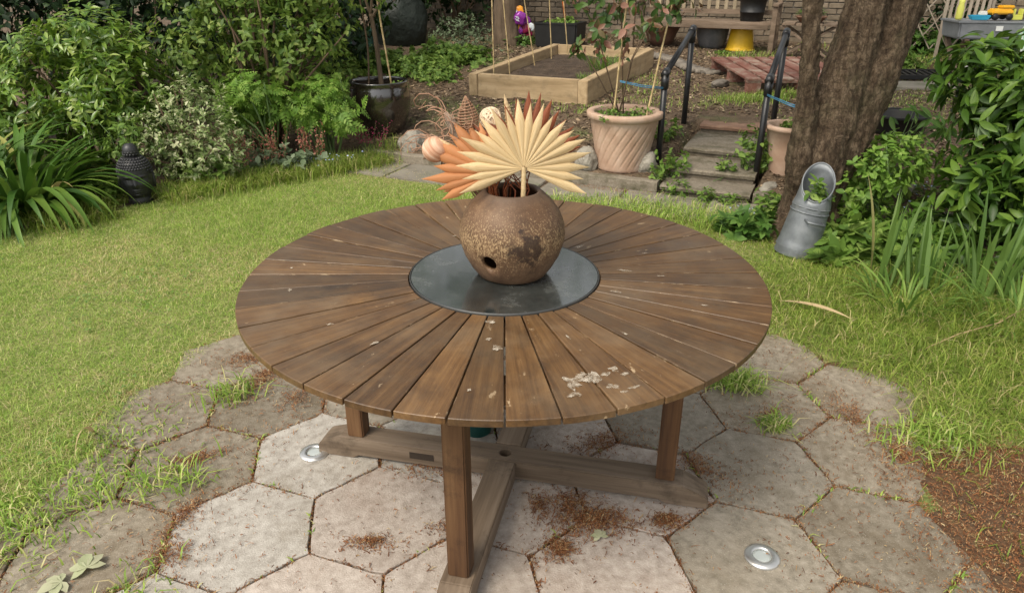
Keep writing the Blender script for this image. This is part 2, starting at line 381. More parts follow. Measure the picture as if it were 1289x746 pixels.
for k in range(6):
    u0 = -3.0 + k * .62
    mb = MB(); x, y = XY(u0 + .3, 3.14); mb.box((0, 0, -.02), (.60, .44, .06))
    o = mb.build('slab', M['conc'], path, bevel=.006); o.location = (x, y, .004 + .003 * (k % 3)); o.rotation_euler = (0, 0, GA + R((k % 3 - 1) * .6))
kerb = bpy.data.objects.new('kerb', None); col.objects.link(kerb); kerb['kind'] = 'structure'
for (u0, u1, h) in ((-2.9, -2.12, .085), (-2.1, -1.22, .1), (-1.2, -.31, .095), (.37, 1.0, .09), (1.02, 1.9, .09)):
    mb = MB(); L = u1 - u0; n = 9; prof = []
    for i in range(n + 1):
        t = i / n; hz = h + .012 * noise.noise((t * 4, u0, 0)); wv = .008 * noise.noise((t * 5, u0, 9))
        prof.append((t * L - L / 2, wv, hz))
    vs = []; fs = []
    for (px, wv, hz) in prof: vs += [(px, -.04 + wv, -.05), (px, -.038 + wv, hz - .008), (px, -.03 + wv, hz), (px, .035, hz), (px, .035, -.05)]
    for i in range(n):
        for j in range(4): a = i * 5 + j; fs.append((a, a + 5, a + 6, a + 1))
    fs += [tuple(range(5)), tuple(reversed(range(n * 5, n * 5 + 5)))]
    mb.add(vs, fs); o = mb.build('edging_stone', M['step'], kerb); x, y = XY((u0 + u1) / 2, 3.405); o.location = (x, y, 0); o.rotation_euler = (0, 0, GA)
st = thing('garden_steps', 'shallow worn concrete steps leading up between black handrails', 'steps', (*XY(.03, 3.4), 0), GA)
FR = [3.38, 3.63, 4.02, 4.60, 5.02]
for k in range(4):
    f0 = FR[k] - 3.4; f1 = FR[k + 1] - 3.4 + (.05 if k < 3 else 0); zt = .072 * (k + 1)
    n = 10; wl = -.32 + .012 * k; wr = .32 - .006 * k; vs = []; fs = []; th = .034
    for i in range(n + 1):
        t = i / n; xx = wl + (wr - wl) * t; w1 = .010 * noise.noise((t * 6, k * 3.3, 1)); w2 = .006 * noise.noise((t * 6, k, 5))
        vs += [(xx, f0 + w1 + .006, zt - th), (xx, f0 + w1, zt - .012 + w2), (xx, f0 + w1 + .012, zt + w2 * .5), (xx, f1, zt + .004), (xx, f1, zt - th)]
    for i in range(n):
        for j in range(5): a = i * 5 + j; b = i * 5 + (j + 1) % 5; fs.append((a, a + 5, b + 5, b))
    fs += [tuple(range(5)), tuple(reversed(range(n * 5, n * 5 + 5)))]
    o = MB().add(vs, fs).build('step_tread', M['brickpav'] if k == 3 else M['step'], st)
    MB().box(((wl + wr) / 2, f0 + .022 + .08, zt - th - .1005), (wr - wl - .02, .16, .2)).build('riser', M['riser'], st)
# ------------------------------------------------------------------ brick wall at the back
M['brick'] = mat('stock_brick', [(.25, (.10, .08, .055)), (.5, (.17, .135, .095)), (.8, (.24, .19, .14))], scale=9, rough=.95, bump=.4, bscale=60, rand=.3)
M['mortar'] = mat('mortar', [(.3, (.17, .16, .14)), (.7, (.27, .25, .22))], scale=20, rough=.95, bump=.4)
WV = 9.55
wall = thing('brick_wall', 'old yellow grey brick wall closing the back of the garden', 'wall', (*XY(0, WV), .3), GA)
mb = MB(); mb.box((.5, .12, .95), (17, .2, 1.9)); mb.build('mortar_core', M['mortar'], wall)
bm_ = MB().box((0, 0, 0), (.213, .06, .064)).mesh('brick', .004, 1); bm_.materials.append(M['brick'])
cand = []; rest = MB()
for r_ in range(25):
    for k in range(-36, 41):
        u = k * .225 + (r_ % 2) * .1125; z = .04 + r_ * .075
        if not -7.9 < u < 8.9: continue
        if -4.4 < u < 3.4 and 5 <= r_ <= 12: cand.append((u, z))
        else: rest.box((u, .03, z), (.213, .06, .064))
for (u, z) in cand[:300]:
    o = bpy.data.objects.new('brick', bm_); col.objects.link(o); o.parent = wall
    o.location = (u + random.uniform(-.003, .003), .02 + random.uniform(-.004, .004), z + random.uniform(-.002, .002)); o.rotation_euler = (R(random.uniform(-1, 1)), 0, R(random.uniform(-1, 1)))
for (u, z) in cand[300:]: rest.box((u, .03, z), (.213, .06, .064))
o = rest.build('other_bricks', M['brick'], wall); o['kind'] = 'stuff'
mb = MB()
mb.box((.5, .12, 1.93), (17, .3, .06)); mb.build('coping', M['conc'], wall, bevel=.01)

# ------------------------------------------------------------------ round table
def plankmat():
    m, n, new, link = _mat('weathered_hardwood_plank')
    tc = new('ShaderNodeTexCoord'); oi = new('ShaderNodeObjectInfo')
    ad = new('ShaderNodeVectorMath'); ad.operation = 'MULTIPLY_ADD'; ad.inputs[1].default_value = (7, 13, 5); link(oi.outputs['Random'], ad.inputs[0]); link(tc.outputs['Object'], ad.inputs[2])
    def nz(scale, st, det=6, ro=.6):
        mp = new('ShaderNodeMapping'); mp.inputs['Scale'].default_value = st; link(ad.outputs[0], mp.inputs[0])
        t = new('ShaderNodeTexNoise'); t.inputs['Scale'].default_value = scale; t.inputs['Detail'].default_value = det; t.inputs['Roughness'].default_value = ro; link(mp.outputs[0], t.inputs['Vector']); return t.outputs[0]
    grain = nz(75, (.035, 1, 1), 8, .7); blotch = nz(7, (1, 1.4, 1), 8, .7); fine = nz(220, (.05, 1, 1), 3)
    cr = ramp(new, [(.32, (.034, .017, .007)), (.45, (.075, .039, .016)), (.56, (.118, .064, .027)), (.70, (.185, .108, .048))])
    a = new('ShaderNodeMath'); a.operation = 'MULTIPLY_ADD'; a.inputs[1].default_value = .62; link(grain, a.inputs[0])
    b = new('ShaderNodeMath'); b.operation = 'MULTIPLY'; b.inputs[1].default_value = .42; link(blotch, b.inputs[0]); link(b.outputs[0], a.inputs[2])
    link(a.outputs[0], cr.inputs[0]); c = cr.outputs[0]
    def over(c, fac, lo, hi, colr, amt=1):
        mr = new('ShaderNodeMapRange'); mr.inputs[1].default_value = lo; mr.inputs[2].default_value = hi; mr.inputs[4].default_value = amt; link(fac, mr.inputs[0])
        mx = new('ShaderNodeMixRGB'); mx.inputs[2].default_value = (*colr, 1); link(mr.outputs[0], mx.inputs[0]); link(c, mx.inputs[1]); return mx.outputs[0]
    c = over(c, nz(4.5, (1, 1, 1), 7, .7), .5, .74, (.15, .108, .068), .45)       # grey bleaching
    c = over(c, nz(5.5, (1, 1.2, 1), 6, .65), .53, .78, (.03, .019, .011), .75)   # dark damp stains
    c = over(c, nz(26, (.5, 1, 1), 5, .75), .655, .70, (.40, .30, .19), .8)          # flaked finish
    ge = new('ShaderNodeNewGeometry')
    def wz(scale, det, ro):
        t = new('ShaderNodeTexNoise'); t.inputs['Scale'].default_value = scale; t.inputs['Detail'].default_value = det; t.inputs['Roughness'].default_value = ro; link(ge.outputs['Position'], t.inputs['Vector']); return t.outputs[0]
    c = over(c, wz(3.1, 9, .68), .47, .68, (.175, .128, .08), .5)                   # sun-bleached areas running across the boards
    c = over(c, wz(4.3, 9, .7), .54, .70, (.045, .029, .017), .6)                    # damp dark areas
    c = over(c, wz(38, 6, .8), .66, .70, (.38, .28, .17), .7)                       # scattered scuffs
    sp = new('ShaderNodeSeparateXYZ'); link(tc.outputs['Object'], sp.inputs[0]); at2 = new('ShaderNodeMath'); at2.operation = 'ARCTAN2'; link(sp.outputs[1], at2.inputs[0]); link(sp.outputs[0], at2.inputs[1])
    ab = new('ShaderNodeMath'); ab.operation = 'ABSOLUTE'; link(at2.outputs[0], ab.inputs[0]); ew = new('ShaderNodeMath'); ew.operation = 'MULTIPLY'; ew.inputs[1].default_value = 1 / R(4.5); link(ab.outputs[0], ew.inputs[0])
    en = new('ShaderNodeMath'); en.operation = 'MULTIPLY_ADD'; en.inputs[1].default_value = .55; link(nz(22, (.6, 1, 1), 6, .75), en.inputs[0]); link(ew.outputs[0], en.inputs[2])
    c = over(c, en.outputs[0], 1.25, 1.30, (.36, .27, .17), .75)                      # finish worn off the board edges
    hv = new('ShaderNodeHueSaturation'); mr = new('ShaderNodeMapRange'); mr.inputs[3].default_value = .72; mr.inputs[4].default_value = 1.25; link(oi.outputs['Random'], mr.inputs[0]); link(mr.outputs[0], hv.inputs['Value']); link(c, hv.inputs['Color']); hv.inputs['Saturation'].default_value = 1.08
    p = new('ShaderNodeBsdfPrincipled'); link(hv.outputs[0], p.inputs['Base Color']); p.inputs['Specular IOR Level'].default_value = .55
    rr = new('ShaderNodeMapRange'); rr.inputs[3].default_value = .30; rr.inputs[4].default_value = .62; link(blotch, rr.inputs[0]); link(rr.outputs[0], p.inputs['Roughness'])
    bp = new('ShaderNodeBump'); bp.inputs['Strength'].default_value = .35; bp.inputs['Distance'].default_value = .002; link(fine, bp.inputs['Height']); link(bp.outputs[0], p.inputs['Normal'])
    o = new('ShaderNodeOutputMaterial'); link(p.outputs[0], o.inputs[0]); return m
M['plank'] = plankmat()
def woodmat(name, c1, c2, c3, axis_stretch, rough=.75, rand=.12):
    return mat(name, [(.3, c1), (.52, c2), (.75, c3)], scale=28, stretch=axis_stretch, rough=rough, bump=.5, bscale=60, bdist=.003, rand=rand, dirt=(tuple(x * .5 for x in c1), 6, .55, .75))
M['leg'] = woodmat('table_leg_wood', (.042, .018, .007), (.10, .047, .018), (.18, .098, .042), (1, 1, .05))
M['beam'] = woodmat('table_beam_wood', (.075, .05, .03), (.145, .105, .07), (.23, .175, .125), (.05, 1, 1))
M['dark'] = plain('dark_plug_wood', (.035, .024, .016), .9)  # darker inlay wood for the plug in the foot beam
tb = thing('round_table', 'large round weathered wooden garden table on the hexagonal paving', 'table')
NP = 40; ph0 = 270.55
def plank_mesh(seed):
    r = random.Random(seed); h = R(360 / NP / 2); g = .0016; mb = MB()
    ri, ro = .282, .752; arc_o = [h * t for t in (-1, -.5, 0, .5, 1)]
    def edge(rad, a, sg): # offset by gap
        p = Vector((rad * math.cos(a), rad * math.sin(a))); return p
    poly = []
    go = g + r.uniform(0, .0012); gi = g + r.uniform(0, .0008)
    for t in (-1, -.5, 0, .5, 1):
        a = h * t; aa = a - math.copysign(go / ro, t) * (abs(t) == 1); poly.append((ro * math.cos(aa), ro * math.sin(aa)))
    for t in (1, 0, -1):
        a = h * t; aa = a - math.copysign(gi / ri, t) * (abs(t) == 1); poly.append((ri * math.cos(aa), ri * math.sin(aa)))
    mb.prism(poly, -.018, 0)
    return mb.mesh('plank', .0014, 1)
PM = []
for s_ in range(4):
    q = plank_mesh(s_); q.materials.append(M['plank']); PM.append(q)
for k in range(NP):
    o = bpy.data.objects.new('plank', PM[k % 4]); col.objects.link(o); o.parent = tb
    o.location = (0, 0, .731 + random.uniform(-.0012, .0008)); o.rotation_euler = (0, R(random.uniform(-.06, .06)), R(ph0 + 360 / NP * (k + .5)))
mb = MB()
for r0, r1 in ((.27, .31), (.545, .585)):
    mb.lathe([(r0, .655), (r1, .655), (r1, .711), (r0, .711), (r0, .655)], 64)
mb.build('apron', M['leg'], tb)
TA = R(-12.7)
rot = Matrix.Rotation(TA, 3, 'Z')
mb = MB()
for k in range(2):
    d = rot @ Vector((math.cos(k * math.pi / 2), math.sin(k * math.pi / 2), 0)); mb.bar(d * -.53, d * .53, .05, .045) if k == 0 else (mb.bar(d * -.53, d * -.026, .05, .045), mb.bar(d * .026, d * .53, .05, .045))
mb.v = [(x, y, z + .678) for x, y, z in mb.v]; mb.build('bearer', M['leg'], tb)
for k in range(4):
    d = rot @ Vector((math.cos(k * math.pi / 2), math.sin(k * math.pi / 2), 0)) * .522
    mb = MB(); mb.box((0, 0, .3155), (.058, .058, .627)); o = mb.build('leg', M['leg'], tb, bevel=.004); o.location = (d.x, d.y, .0805); o.rotation_euler = (0, 0, TA + (k * math.pi / 2))
def beam(name, x0, x1, endl, endr):
    # side profile in local x,z: feet pads below, top sloping off at the free ends
    prof = []
    if endl: prof += [(x0, .0), (x0 + .13, .0), (x0 + .15, .012)]
    else: prof += [(x0, .012)]
    if endr: prof += [(x1 - .15, .012), (x1 - .13, .0), (x1, .0)]
    else: prof += [(x1, .012)]
    if endr: prof += [(x1, .036), (x1 - .012, .046), (x1 - .085, .079)]
    else: prof += [(x1, .08)]
    if endl: prof += [(x0 + .085, .079), (x0 + .02, .058), (x0, .036)]
    else: prof += [(x0, .08)]
    n = len(prof); h = .044; mb = MB()
    mb.add([(x, -h, z) for x, z in prof] + [(x, h, z) for x, z in prof], [tuple(range(n)), tuple(reversed(range(n, 2 * n)))] + [(i, i + n, (i + 1) % n + n, (i + 1) % n) for i in range(n)])
    o = mb.build(name, M['beam'], tb, bevel=.003); o.location = (0, 0, .0055); return o
b1 = beam('foot_beam', -.66, .66, True, True); b1.rotation_euler = (0, 0, TA)
boolean_cut(b1, MB().tube([(0, 0, .03), (0, 0, .2)], .021, 24)); b1.parent = tb
b2 = beam('foot_beam', .0455, .66, False, True); b2.rotation_euler = (0, 0, TA + math.pi / 2)
b3 = beam('foot_beam', .0455, .66, False, True); b3.rotation_euler = (0, 0, TA - math.pi / 2)
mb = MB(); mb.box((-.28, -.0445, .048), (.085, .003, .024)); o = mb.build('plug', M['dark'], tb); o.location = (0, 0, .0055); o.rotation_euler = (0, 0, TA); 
# pale dried splashes on the boards: thin irregular flakes
M['splash_solid'] = mat('dried_white_paint_solid', [(.3, (.46, .39, .29)), (.7, (.70, .64, .54))], scale=40, rough=.8, bump=.3)
def splashmat():
    m, n, new, link = _mat('dried_white_paint'); tc = new('ShaderNodeTexCoord'); oi = new('ShaderNodeObjectInfo'); ad = new('ShaderNodeVectorMath'); ad.operation = 'ADD'; link(tc.outputs['Object'], ad.inputs[0]); link(oi.outputs['Random'], ad.inputs[1])
    nz = new('ShaderNodeTexNoise'); nz.inputs['Scale'].default_value = 75; nz.inputs['Detail'].default_value = 9; nz.inputs['Roughness'].default_value = .75; link(ad.outputs[0], nz.inputs['Vector'])
    mr = new('ShaderNodeMapRange'); mr.inputs[1].default_value = .40; mr.inputs[2].default_value = .72; mr.inputs[4].default_value = .85; link(nz.outputs[0], mr.inputs[0])
    cr = ramp(new, [(.4, (.36, .29, .20)), (.65, (.62, .55, .45))]); link(nz.outputs[0], cr.inputs[0])
    p = new('ShaderNodeBsdfPrincipled'); p.inputs['Roughness'].default_value = .85; link(cr.outputs[0], p.inputs['Base Color']); t = new('ShaderNodeBsdfTransparent'); ms = new('ShaderNodeMixShader')
    link(mr.outputs[0], ms.inputs[0]); link(t.outputs[0], ms.inputs[1]); link(p.outputs[0], ms.inputs[2]); o = new('ShaderNodeOutputMaterial'); link(ms.outputs[0], o.inputs[0]); return m
M['splash'] = splashmat()
def splash(x, y, r, el, ang, seed):
    rr = random.Random(seed); n = 22; mb = MB(); pts = []
    for i in range(n):
        a = 2 * math.pi * i / n; k = r * (1 + .8 * noise.noise((math.cos(a) * 1.7 + seed, math.sin(a) * 1.7, seed * .7)) + .35 * noise.noise((math.cos(a) * 5, math.sin(a) * 5 + seed, 2)))
        px, py = k * math.cos(a) * el, k * math.sin(a); pts.append((px * math.cos(ang) - py * math.sin(ang), px * math.sin(ang) + py * math.cos(ang)))
    mb.prism(pts, 0, .0002); o = mb.build('splash', M['splash'], tb); o.location = (x, y, .7323)
SPL = []
# (x, y, radius, stretch, angle)
for i, (x, y, r, el, an) in enumerate([(-.033, -.315, .0105, 1.1, 1.5), (-.012, -.455, .011, 1.0, 1.2), (-.036, -.41, .006, 1, 0), (.152, -.615, .0155, 1.5, 1.9), (.173, -.585, .013, 1.3, 1.2), (.19, -.6, .010, 1.5, 1.1),
        (.203, -.585, .014, 1.4, 1.9), (.232, -.575, .008, 1.3, 1), (.252, -.553, .010, 1.2, 2.2), (.272, -.575, .008, 1.1, .5), (.24, -.626, .008, 1.8, .2), (.285, -.63, .006, 2, .5), (.155, -.66, .008, 1.8, .1), (.262, -.648, .005, 1.6, .4),
        (-.20, -.50, .010, 2.2, 1.0), (-.31, -.43, .009, 2.0, .7), (-.10, -.60, .008, 2.0, 1.3), (-.07, -.64, .006, 1.6, 1.2), (-.47, -.36, .012, 1.8, .3), (-.44, -.33, .008, 1.7, .2), (-.26, -.26, .006, 1.2, .3), (-.60, -.12, .008, 1.4, 2), (-.63, .08, .010, 1.2, .3), (-.64, .04, .006, 1, 0),
        (.245, .31, .014, 2.2, .8), (.24, .22, .010, 2.4, .7), (.34, .25, .008, 2.4, .7), (.36, .02, .009, 3.0, -.3), (.33, -.07, .008, 3.0, -.3), (.46, -.02, .006, 2.6, .0), (.52, .08, .005, 2, 0), (.31, -.13, .007, 3.2, -.5), (.22, -.26, .007, 3, -.9),
        (-.17, .32, .006, 1.2, 0), (-.06, .38, .006, 1.3, 0), (.30, -.38, .006, 2.5, -.9), (.40, -.28, .007, 2.6, -.6), (.54, -.22, .006, 2.2, -.3), (.56, -.33, .006, 2, -.5), (.16, -.40, .006, 2.5, -1.1), (.08, -.33, .006, 1.5, -1.2), (.44, .16, .007, 2.6, .3)]):
    if i < 14: splash(x, y, r * .95, el * 1.1, an, i)
    elif i % 2: splash(x, y, r * .55, el * 1.3, an, i)
# ------------------------------------------------------------------ slate turntable
def slate():
    m, n, new, link = _mat('polished_dark_slate')
    tc = new('ShaderNodeTexCoord'); nz = new('ShaderNodeTexNoise'); nz.inputs['Scale'].default_value = 9; nz.inputs['Detail'].default_value = 9; nz.inputs['Roughness'].default_value = .7; link(tc.outputs['Object'], nz.inputs['Vector'])
    cr = ramp(new, [(.35, (.014, .018, .018)), (.55, (.034, .04, .038)), (.72, (.10, .105, .098))]); link(nz.outputs[0], cr.inputs[0])
    mp = new('ShaderNodeMapping'); mp.inputs['Scale'].default_value = (1, 6, 1); mp.inputs['Rotation'].default_value = (0, 0, .35); link(tc.outputs['Object'], mp.inputs[0])
    sc_ = new('ShaderNodeTexNoise'); sc_.inputs['Scale'].default_value = 14; sc_.inputs['Detail'].default_value = 8; sc_.inputs['Roughness'].default_value = .8; link(mp.outputs[0], sc_.inputs['Vector'])
    mr = new('ShaderNodeMapRange'); mr.inputs[1].default_value = .60; mr.inputs[2].default_value = .72; mr.inputs[4].default_value = .75; link(sc_.outputs[0], mr.inputs[0])
    mx = new('ShaderNodeMixRGB'); mx.inputs[2].default_value = (.22, .20, .16, 1); link(mr.outputs[0], mx.inputs[0]); link(cr.outputs[0], mx.inputs[1])
    p = new('ShaderNodeBsdfPrincipled'); link(mx.outputs[0], p.inputs['Base Color'])
    r2 = new('ShaderNodeMapRange'); r2.inputs[1].default_value = .35; r2.inputs[2].default_value = .7; r2.inputs[3].default_value = .12; r2.inputs[4].default_value = .34; link(nz.outputs[0], r2.inputs[0]); link(r2.outputs[0], p.inputs['Roughness'])
    p.inputs['Specular IOR Level'].default_value = .9; p.inputs['Coat Weight'].default_value = .85; p.inputs['Coat Roughness'].default_value = .10; p.inputs['Coat IOR'].default_value = 1.7
    bp = new('ShaderNodeBump'); bp.inputs['Strength'].default_value = .06; bp.inputs['Distance'].default_value = .004; link(nz.outputs[0], bp.inputs['Height']); link(bp.outputs[0], p.inputs['Normal'])
    o = new('ShaderNodeOutputMaterial'); link(p.outputs[0], o.inputs[0]); return m
M['slate'] = slate(); M['steel'] = plain('brushed_steel', (.55, .55, .53), .35, 1)
M['rim'] = plain('dark_metal_rim', (.10, .10, .095), .45, .7)
ls = thing('lazy_susan', 'dark polished slate turntable set into the middle of the table', 'turntable', (0, 0, .7075))
mb = MB(); mb.lathe([(0, .0), (.2745, .0), (.2745, .0245), (.2735, .0262), (0, .0262)], 96); mb.build('disc', M['slate'], ls)
mb = MB(); mb.lathe([(.2755, .0), (.279, .0), (.279, .0255), (.2783, .027), (.2762, .027), (.2755, .0255), (.2755, .0)], 96); mb.build('rim', M['rim'], ls, True)
# ------------------------------------------------------------------ vase
def vasemat():
    m, n, new, link = _mat('mottled_stoneware')
    tc = new('ShaderNodeTexCoord')
    def nz(s, d=5, r=.6, st=None):
        t = new('ShaderNodeTexNoise'); t.inputs['Scale'].default_value = s; t.inputs['Detail'].default_value = d; t.inputs['Roughness'].default_value = r
        if st: mp = new('ShaderNodeMapping'); mp.inputs['Scale'].default_value = st; link(tc.outputs['Object'], mp.inputs[0]); link(mp.outputs[0], t.inputs['Vector'])
        else: link(tc.outputs['Object'], t.inputs['Vector'])
        return t.outputs[0]
    sx = new('ShaderNodeSeparateXYZ'); link(tc.outputs['Object'], sx.inputs[0])
    cr = ramp(new, [(.3, (.06, .031, .016)), (.5, (.12, .066, .034)), (.72, (.195, .118, .064))]); link(nz(9, 7, .7), cr.inputs[0]); c = cr.outputs[0]
    def over(c, fac, lo, hi, colr, amt=1.):
        mr = new('ShaderNodeMapRange'); mr.inputs[1].default_value = lo; mr.inputs[2].default_value = hi; mr.inputs[4].default_value = amt; link(fac, mr.inputs[0])
        mx = new('ShaderNodeMixRGB'); mx.inputs[2].default_value = (*colr, 1); link(mr.outputs[0], mx.inputs[0]); link(c, mx.inputs[1]); return mx.outputs[0]
    # pale speckle, thickest round the belly
    mid = new('ShaderNodeMapRange'); mid.inputs[1].default_value = .0; mid.inputs[2].default_value = .13; mid.inputs[3].default_value = .0; mid.inputs[4].default_value = 1
    ab = new('ShaderNodeMath'); ab.operation = 'PINGPONG'; ab.inputs[1].default_value = .13; link(sx.outputs[2], ab.inputs[0]); link(ab.outputs[0], mid.inputs[0])
    sp = new('ShaderNodeMath'); sp.operation = 'MULTIPLY_ADD'; sp.inputs[1].default_value = .16; link(mid.outputs[0], sp.inputs[0]); link(nz(230, 6, .8, (1, 1, .6)), sp.inputs[2])
    c = over(c, sp.outputs[0], .625, .71, (.46, .33, .18), .75)
    c = over(c, nz(14, 7, .75, (1.6, 1.6, .35)), .5, .72, (.05, .028, .016), .65)
    # soot-dark stain to the right of the drilled hole
    d = new('ShaderNodeVectorMath'); d.operation = 'DISTANCE'; d.inputs[1].default_value = (.035, -.135, .115)
    wp = new('ShaderNodeVectorMath'); wp.operation = 'MULTIPLY'; wp.inputs[1].default_value = (1, 1, 1.5)
    nv = new('ShaderNodeTexNoise'); nv.inputs['Scale'].default_value = 26; nv.inputs['Detail'].default_value = 8; nv.inputs['Roughness'].default_value = .7; link(tc.outputs['Object'], nv.inputs['Vector'])
    w2 = new('ShaderNodeVectorMath'); w2.operation = 'MULTIPLY_ADD'; w2.inputs[1].default_value = (.20, .0, .20); link(nv.outputs['Color'], w2.inputs[0]); 
    sh = new('ShaderNodeVectorMath'); sh.operation = 'SUBTRACT'; sh.inputs[1].default_value = (.10, 0, .10); link(tc.outputs['Object'], sh.inputs[0]); link(sh.outputs[0], w2.inputs[2])
    link(w2.outputs[0], d.inputs[0])
    c = over(c, d.outputs['Value'], .052, .030, (.03, .017, .012), .9)
    c = over(c, sx.outputs[2], .225, .255, (.10, .07, .05), .7)
    p = new('ShaderNodeBsdfPrincipled'); link(c, p.inputs['Base Color']); p.inputs['Roughness'].default_value = .55; p.inputs['Specular IOR Level'].default_value = .35
    bp = new('ShaderNodeBump'); bp.inputs['Strength'].default_value = .35; bp.inputs['Distance'].default_value = .004; link(nz(60, 5, .7), bp.inputs['Height']); link(bp.outputs[0], p.inputs['Normal'])
    o = new('ShaderNodeOutputMaterial'); link(p.outputs[0], o.inputs[0]); return m
VB = (.023, .0, .7340)
prof = [(0, 0), (.088, 0), (.100, .006), (.118, .03), (.138, .066), (.1505, .105), (.153, .13), (.149, .158), (.137, .188), (.118, .216), (.096, .238), (.086, .246), (.081, .252), (.076, .253), (.070, .248), (.072, .238), (.10, .215), (.128, .175), (.139, .13), (.128, .08), (.10, .03), (0, .02)]
mb = MB(); mb.lathe(prof, 72, wob=.012); vase = mb.build('vase', vasemat(), None, True)
a0 = R(243)
boolean_cut(vase, MB().tube([(math.cos(a0) * .08, math.sin(a0) * .08, .080), (math.cos(a0) * .2, math.sin(a0) * .2, .080)], .0222, 28))
vase.location = VB
for p_ in vase.data.polygons: p_.use_smooth = True
tag(vase, 'squat round mottled brown stoneware vase with drilled hole, on the slate turntable', 'vase')

# ------------------------------------------------------------------ dried arrangement in the vase
def dried(name, c1, c2, c3, grad=None):
    m, n, new, link = _mat(name)
    tc = new('ShaderNodeTexCoord'); oi = new('ShaderNodeObjectInfo'); sx = new('ShaderNodeSeparateXYZ'); link(tc.outputs['Object'], sx.inputs[0])
    mp = new('ShaderNodeMapping'); mp.inputs['Scale'].default_value = (1, .02, 1); ad = new('ShaderNodeVectorMath'); ad.operation = 'ADD'; link(tc.outputs['Object'], ad.inputs[0]); link(oi.outputs['Random'], ad.inputs[1]); link(ad.outputs[0], mp.inputs[0])
    nz = new('ShaderNodeTexNoise'); nz.inputs['Scale'].default_value = 120; nz.inputs['Detail'].default_value = 3; link(mp.outputs[0], nz.inputs['Vector'])
    cr = ramp(new, [(.3, c1), (.55, c2), (.75, c3)]); link(nz.outputs[0], cr.inputs[0]); c = cr.outputs[0]
    if grad:
        mr = new('ShaderNodeMapRange'); mr.inputs[1].default_value = .04; mr.inputs[2].default_value = .17; link(sx.outputs[1], mr.inputs[0])
        mx = new('ShaderNodeMixRGB'); mx.inputs[2].default_value = (*grad, 1); link(mr.outputs[0], mx.inputs[0]); link(c, mx.inputs[1]); c = mx.outputs[0]
    hv = new('ShaderNodeHueSaturation'); mr = new('ShaderNodeMapRange'); mr.inputs[3].default_value = .82; mr.inputs[4].default_value = 1.15; link(oi.outputs['Random'], mr.inputs[0]); link(mr.outputs[0], hv.inputs['Value']); link(c, hv.inputs['Color'])
    p = new('ShaderNodeBsdfPrincipled'); link(hv.outputs[0], p.inputs['Base Color']); p.inputs['Roughness'].default_value = .6; p.inputs['Specular IOR Level'].default_value = .25
    t = new('ShaderNodeBsdfTranslucent'); link(hv.outputs[0], t.inputs['Color']); ms = new('ShaderNodeMixShader'); ms.inputs[0].default_value = .18; link(p.outputs[0], ms.inputs[1]); link(t.outputs[0], ms.inputs[2])
    o = new('ShaderNodeOutputMaterial'); link(ms.outputs[0], o.inputs[0]); return m
M['palm_tan'] = dried('dried_palm_straw', (.50, .36, .18), (.60, .455, .25), (.69, .55, .34))
M['palm_orange'] = dried('dried_palm_orange', (.20, .052, .016), (.30, .09, .03), (.40, .145, .055), (.46, .20, .08))
M['palm_rust'] = dried('dried_palm_rust', (.15, .04, .018), (.24, .07, .03), (.33, .12, .055))
def palm_blade(step, curl=.0, tipbend=0., knee=.66):
    # one pleat of a fan leaf of radius 1: its sides meet the neighbours up to the knee, then it narrows to a free tip
    n = 12; V = []; F = []
    for i in range(n + 1):
        t = .04 + .96 * i / n; full = t * math.tan(R(step / 2)) * 1.03
        wd = full if t < knee else knee * math.tan(R(step / 2)) * 1.03 * max(.02, (1 - (t - knee) / (1 - knee)) ** 1.0)
        z = -curl * t * t - tipbend * max(0, t - knee) ** 2; dp = .55 if t < knee else .55 * (1 - .5 * (t - knee) / (1 - knee))
        V += [(-wd, t, z - wd * dp), (0, t, z + wd * dp), (wd, t, z - wd * dp)]
    for i in range(n):
        for j in range(2): F.append((i * 3 + j, i * 3 + j + 1, i * 3 + j + 4, i * 3 + j + 3))
    return quads('blade', V, F)
def palm(name, label, hub, angs, L, W, m, face, curl, stem_to, seed, spread=1.0, stem_r=.004):
    """pleated fan leaf: face = direction its front looks to; angles in the fan's own plane, 90 = up"""
    r = random.Random(seed); root = thing(name, label, 'dried palm', hub)
    fz = Vector(face).normalized(); fy = (Vector((0, 0, 1)) - fz * fz.z).normalized(); fx = fy.cross(fz)
    Fm = Matrix((fx, fy, fz)).transposed()
    a_ = [a if not isinstance(a, tuple) else a[0] for a in angs]; step = abs(a_[-1] - a_[0]) / (len(a_) - 1)
    ms = [palm_blade(step * W, curl, r.uniform(-.5, 1.2), r.uniform(.64, .74)) for _ in range(6)]
    for q in ms: q.materials.append(m)
    for i, a in enumerate(angs):
        l = L * r.uniform(.88, 1.06) if not isinstance(a, tuple) else a[1] * r.uniform(.86, 1.05); a = (a if not isinstance(a, tuple) else a[0]) 
        o = bpy.data.objects.new('blade', ms[r.randrange(6)]); col.objects.link(o); o.parent = root
        q = Fm.to_4x4() @ Matrix.Rotation(R(a - 90), 4, 'Z') @ Matrix.Rotation(R(r.uniform(-1.5, 1.5) + 3), 4, 'X') @ Matrix.Rotation(R(r.uniform(-5, 5)), 4, 'Y') @ Matrix.Diagonal((l, l, l, 1))
        o.matrix_local = Matrix.Translation(fz * (.0004 * (i % 2))) @ q
    mb = MB(); e = Vector(stem_to) - Vector(hub); mb.tube([Vector((0, 0, 0)) + fz * .004 + fy * .004, e * .5 + fz * .004, e], [stem_r, stem_r * 1.1, stem_r], 8); mb.build('stem', m, root, True)
    return root
tocam = (CAMP - Vector((.05, 0, 1.08))).normalized()
palm('palm_fan', 'large pleated straw coloured dried palm fan standing in the vase', (.054, -.045, 1.058), [-22 + 11.7 * k for k in range(20)], .178, 1.0, M['palm_tan'], tocam + Vector((.05, 0, .05)), .05, (.05, -.02, .80), 3, stem_r=.0062)
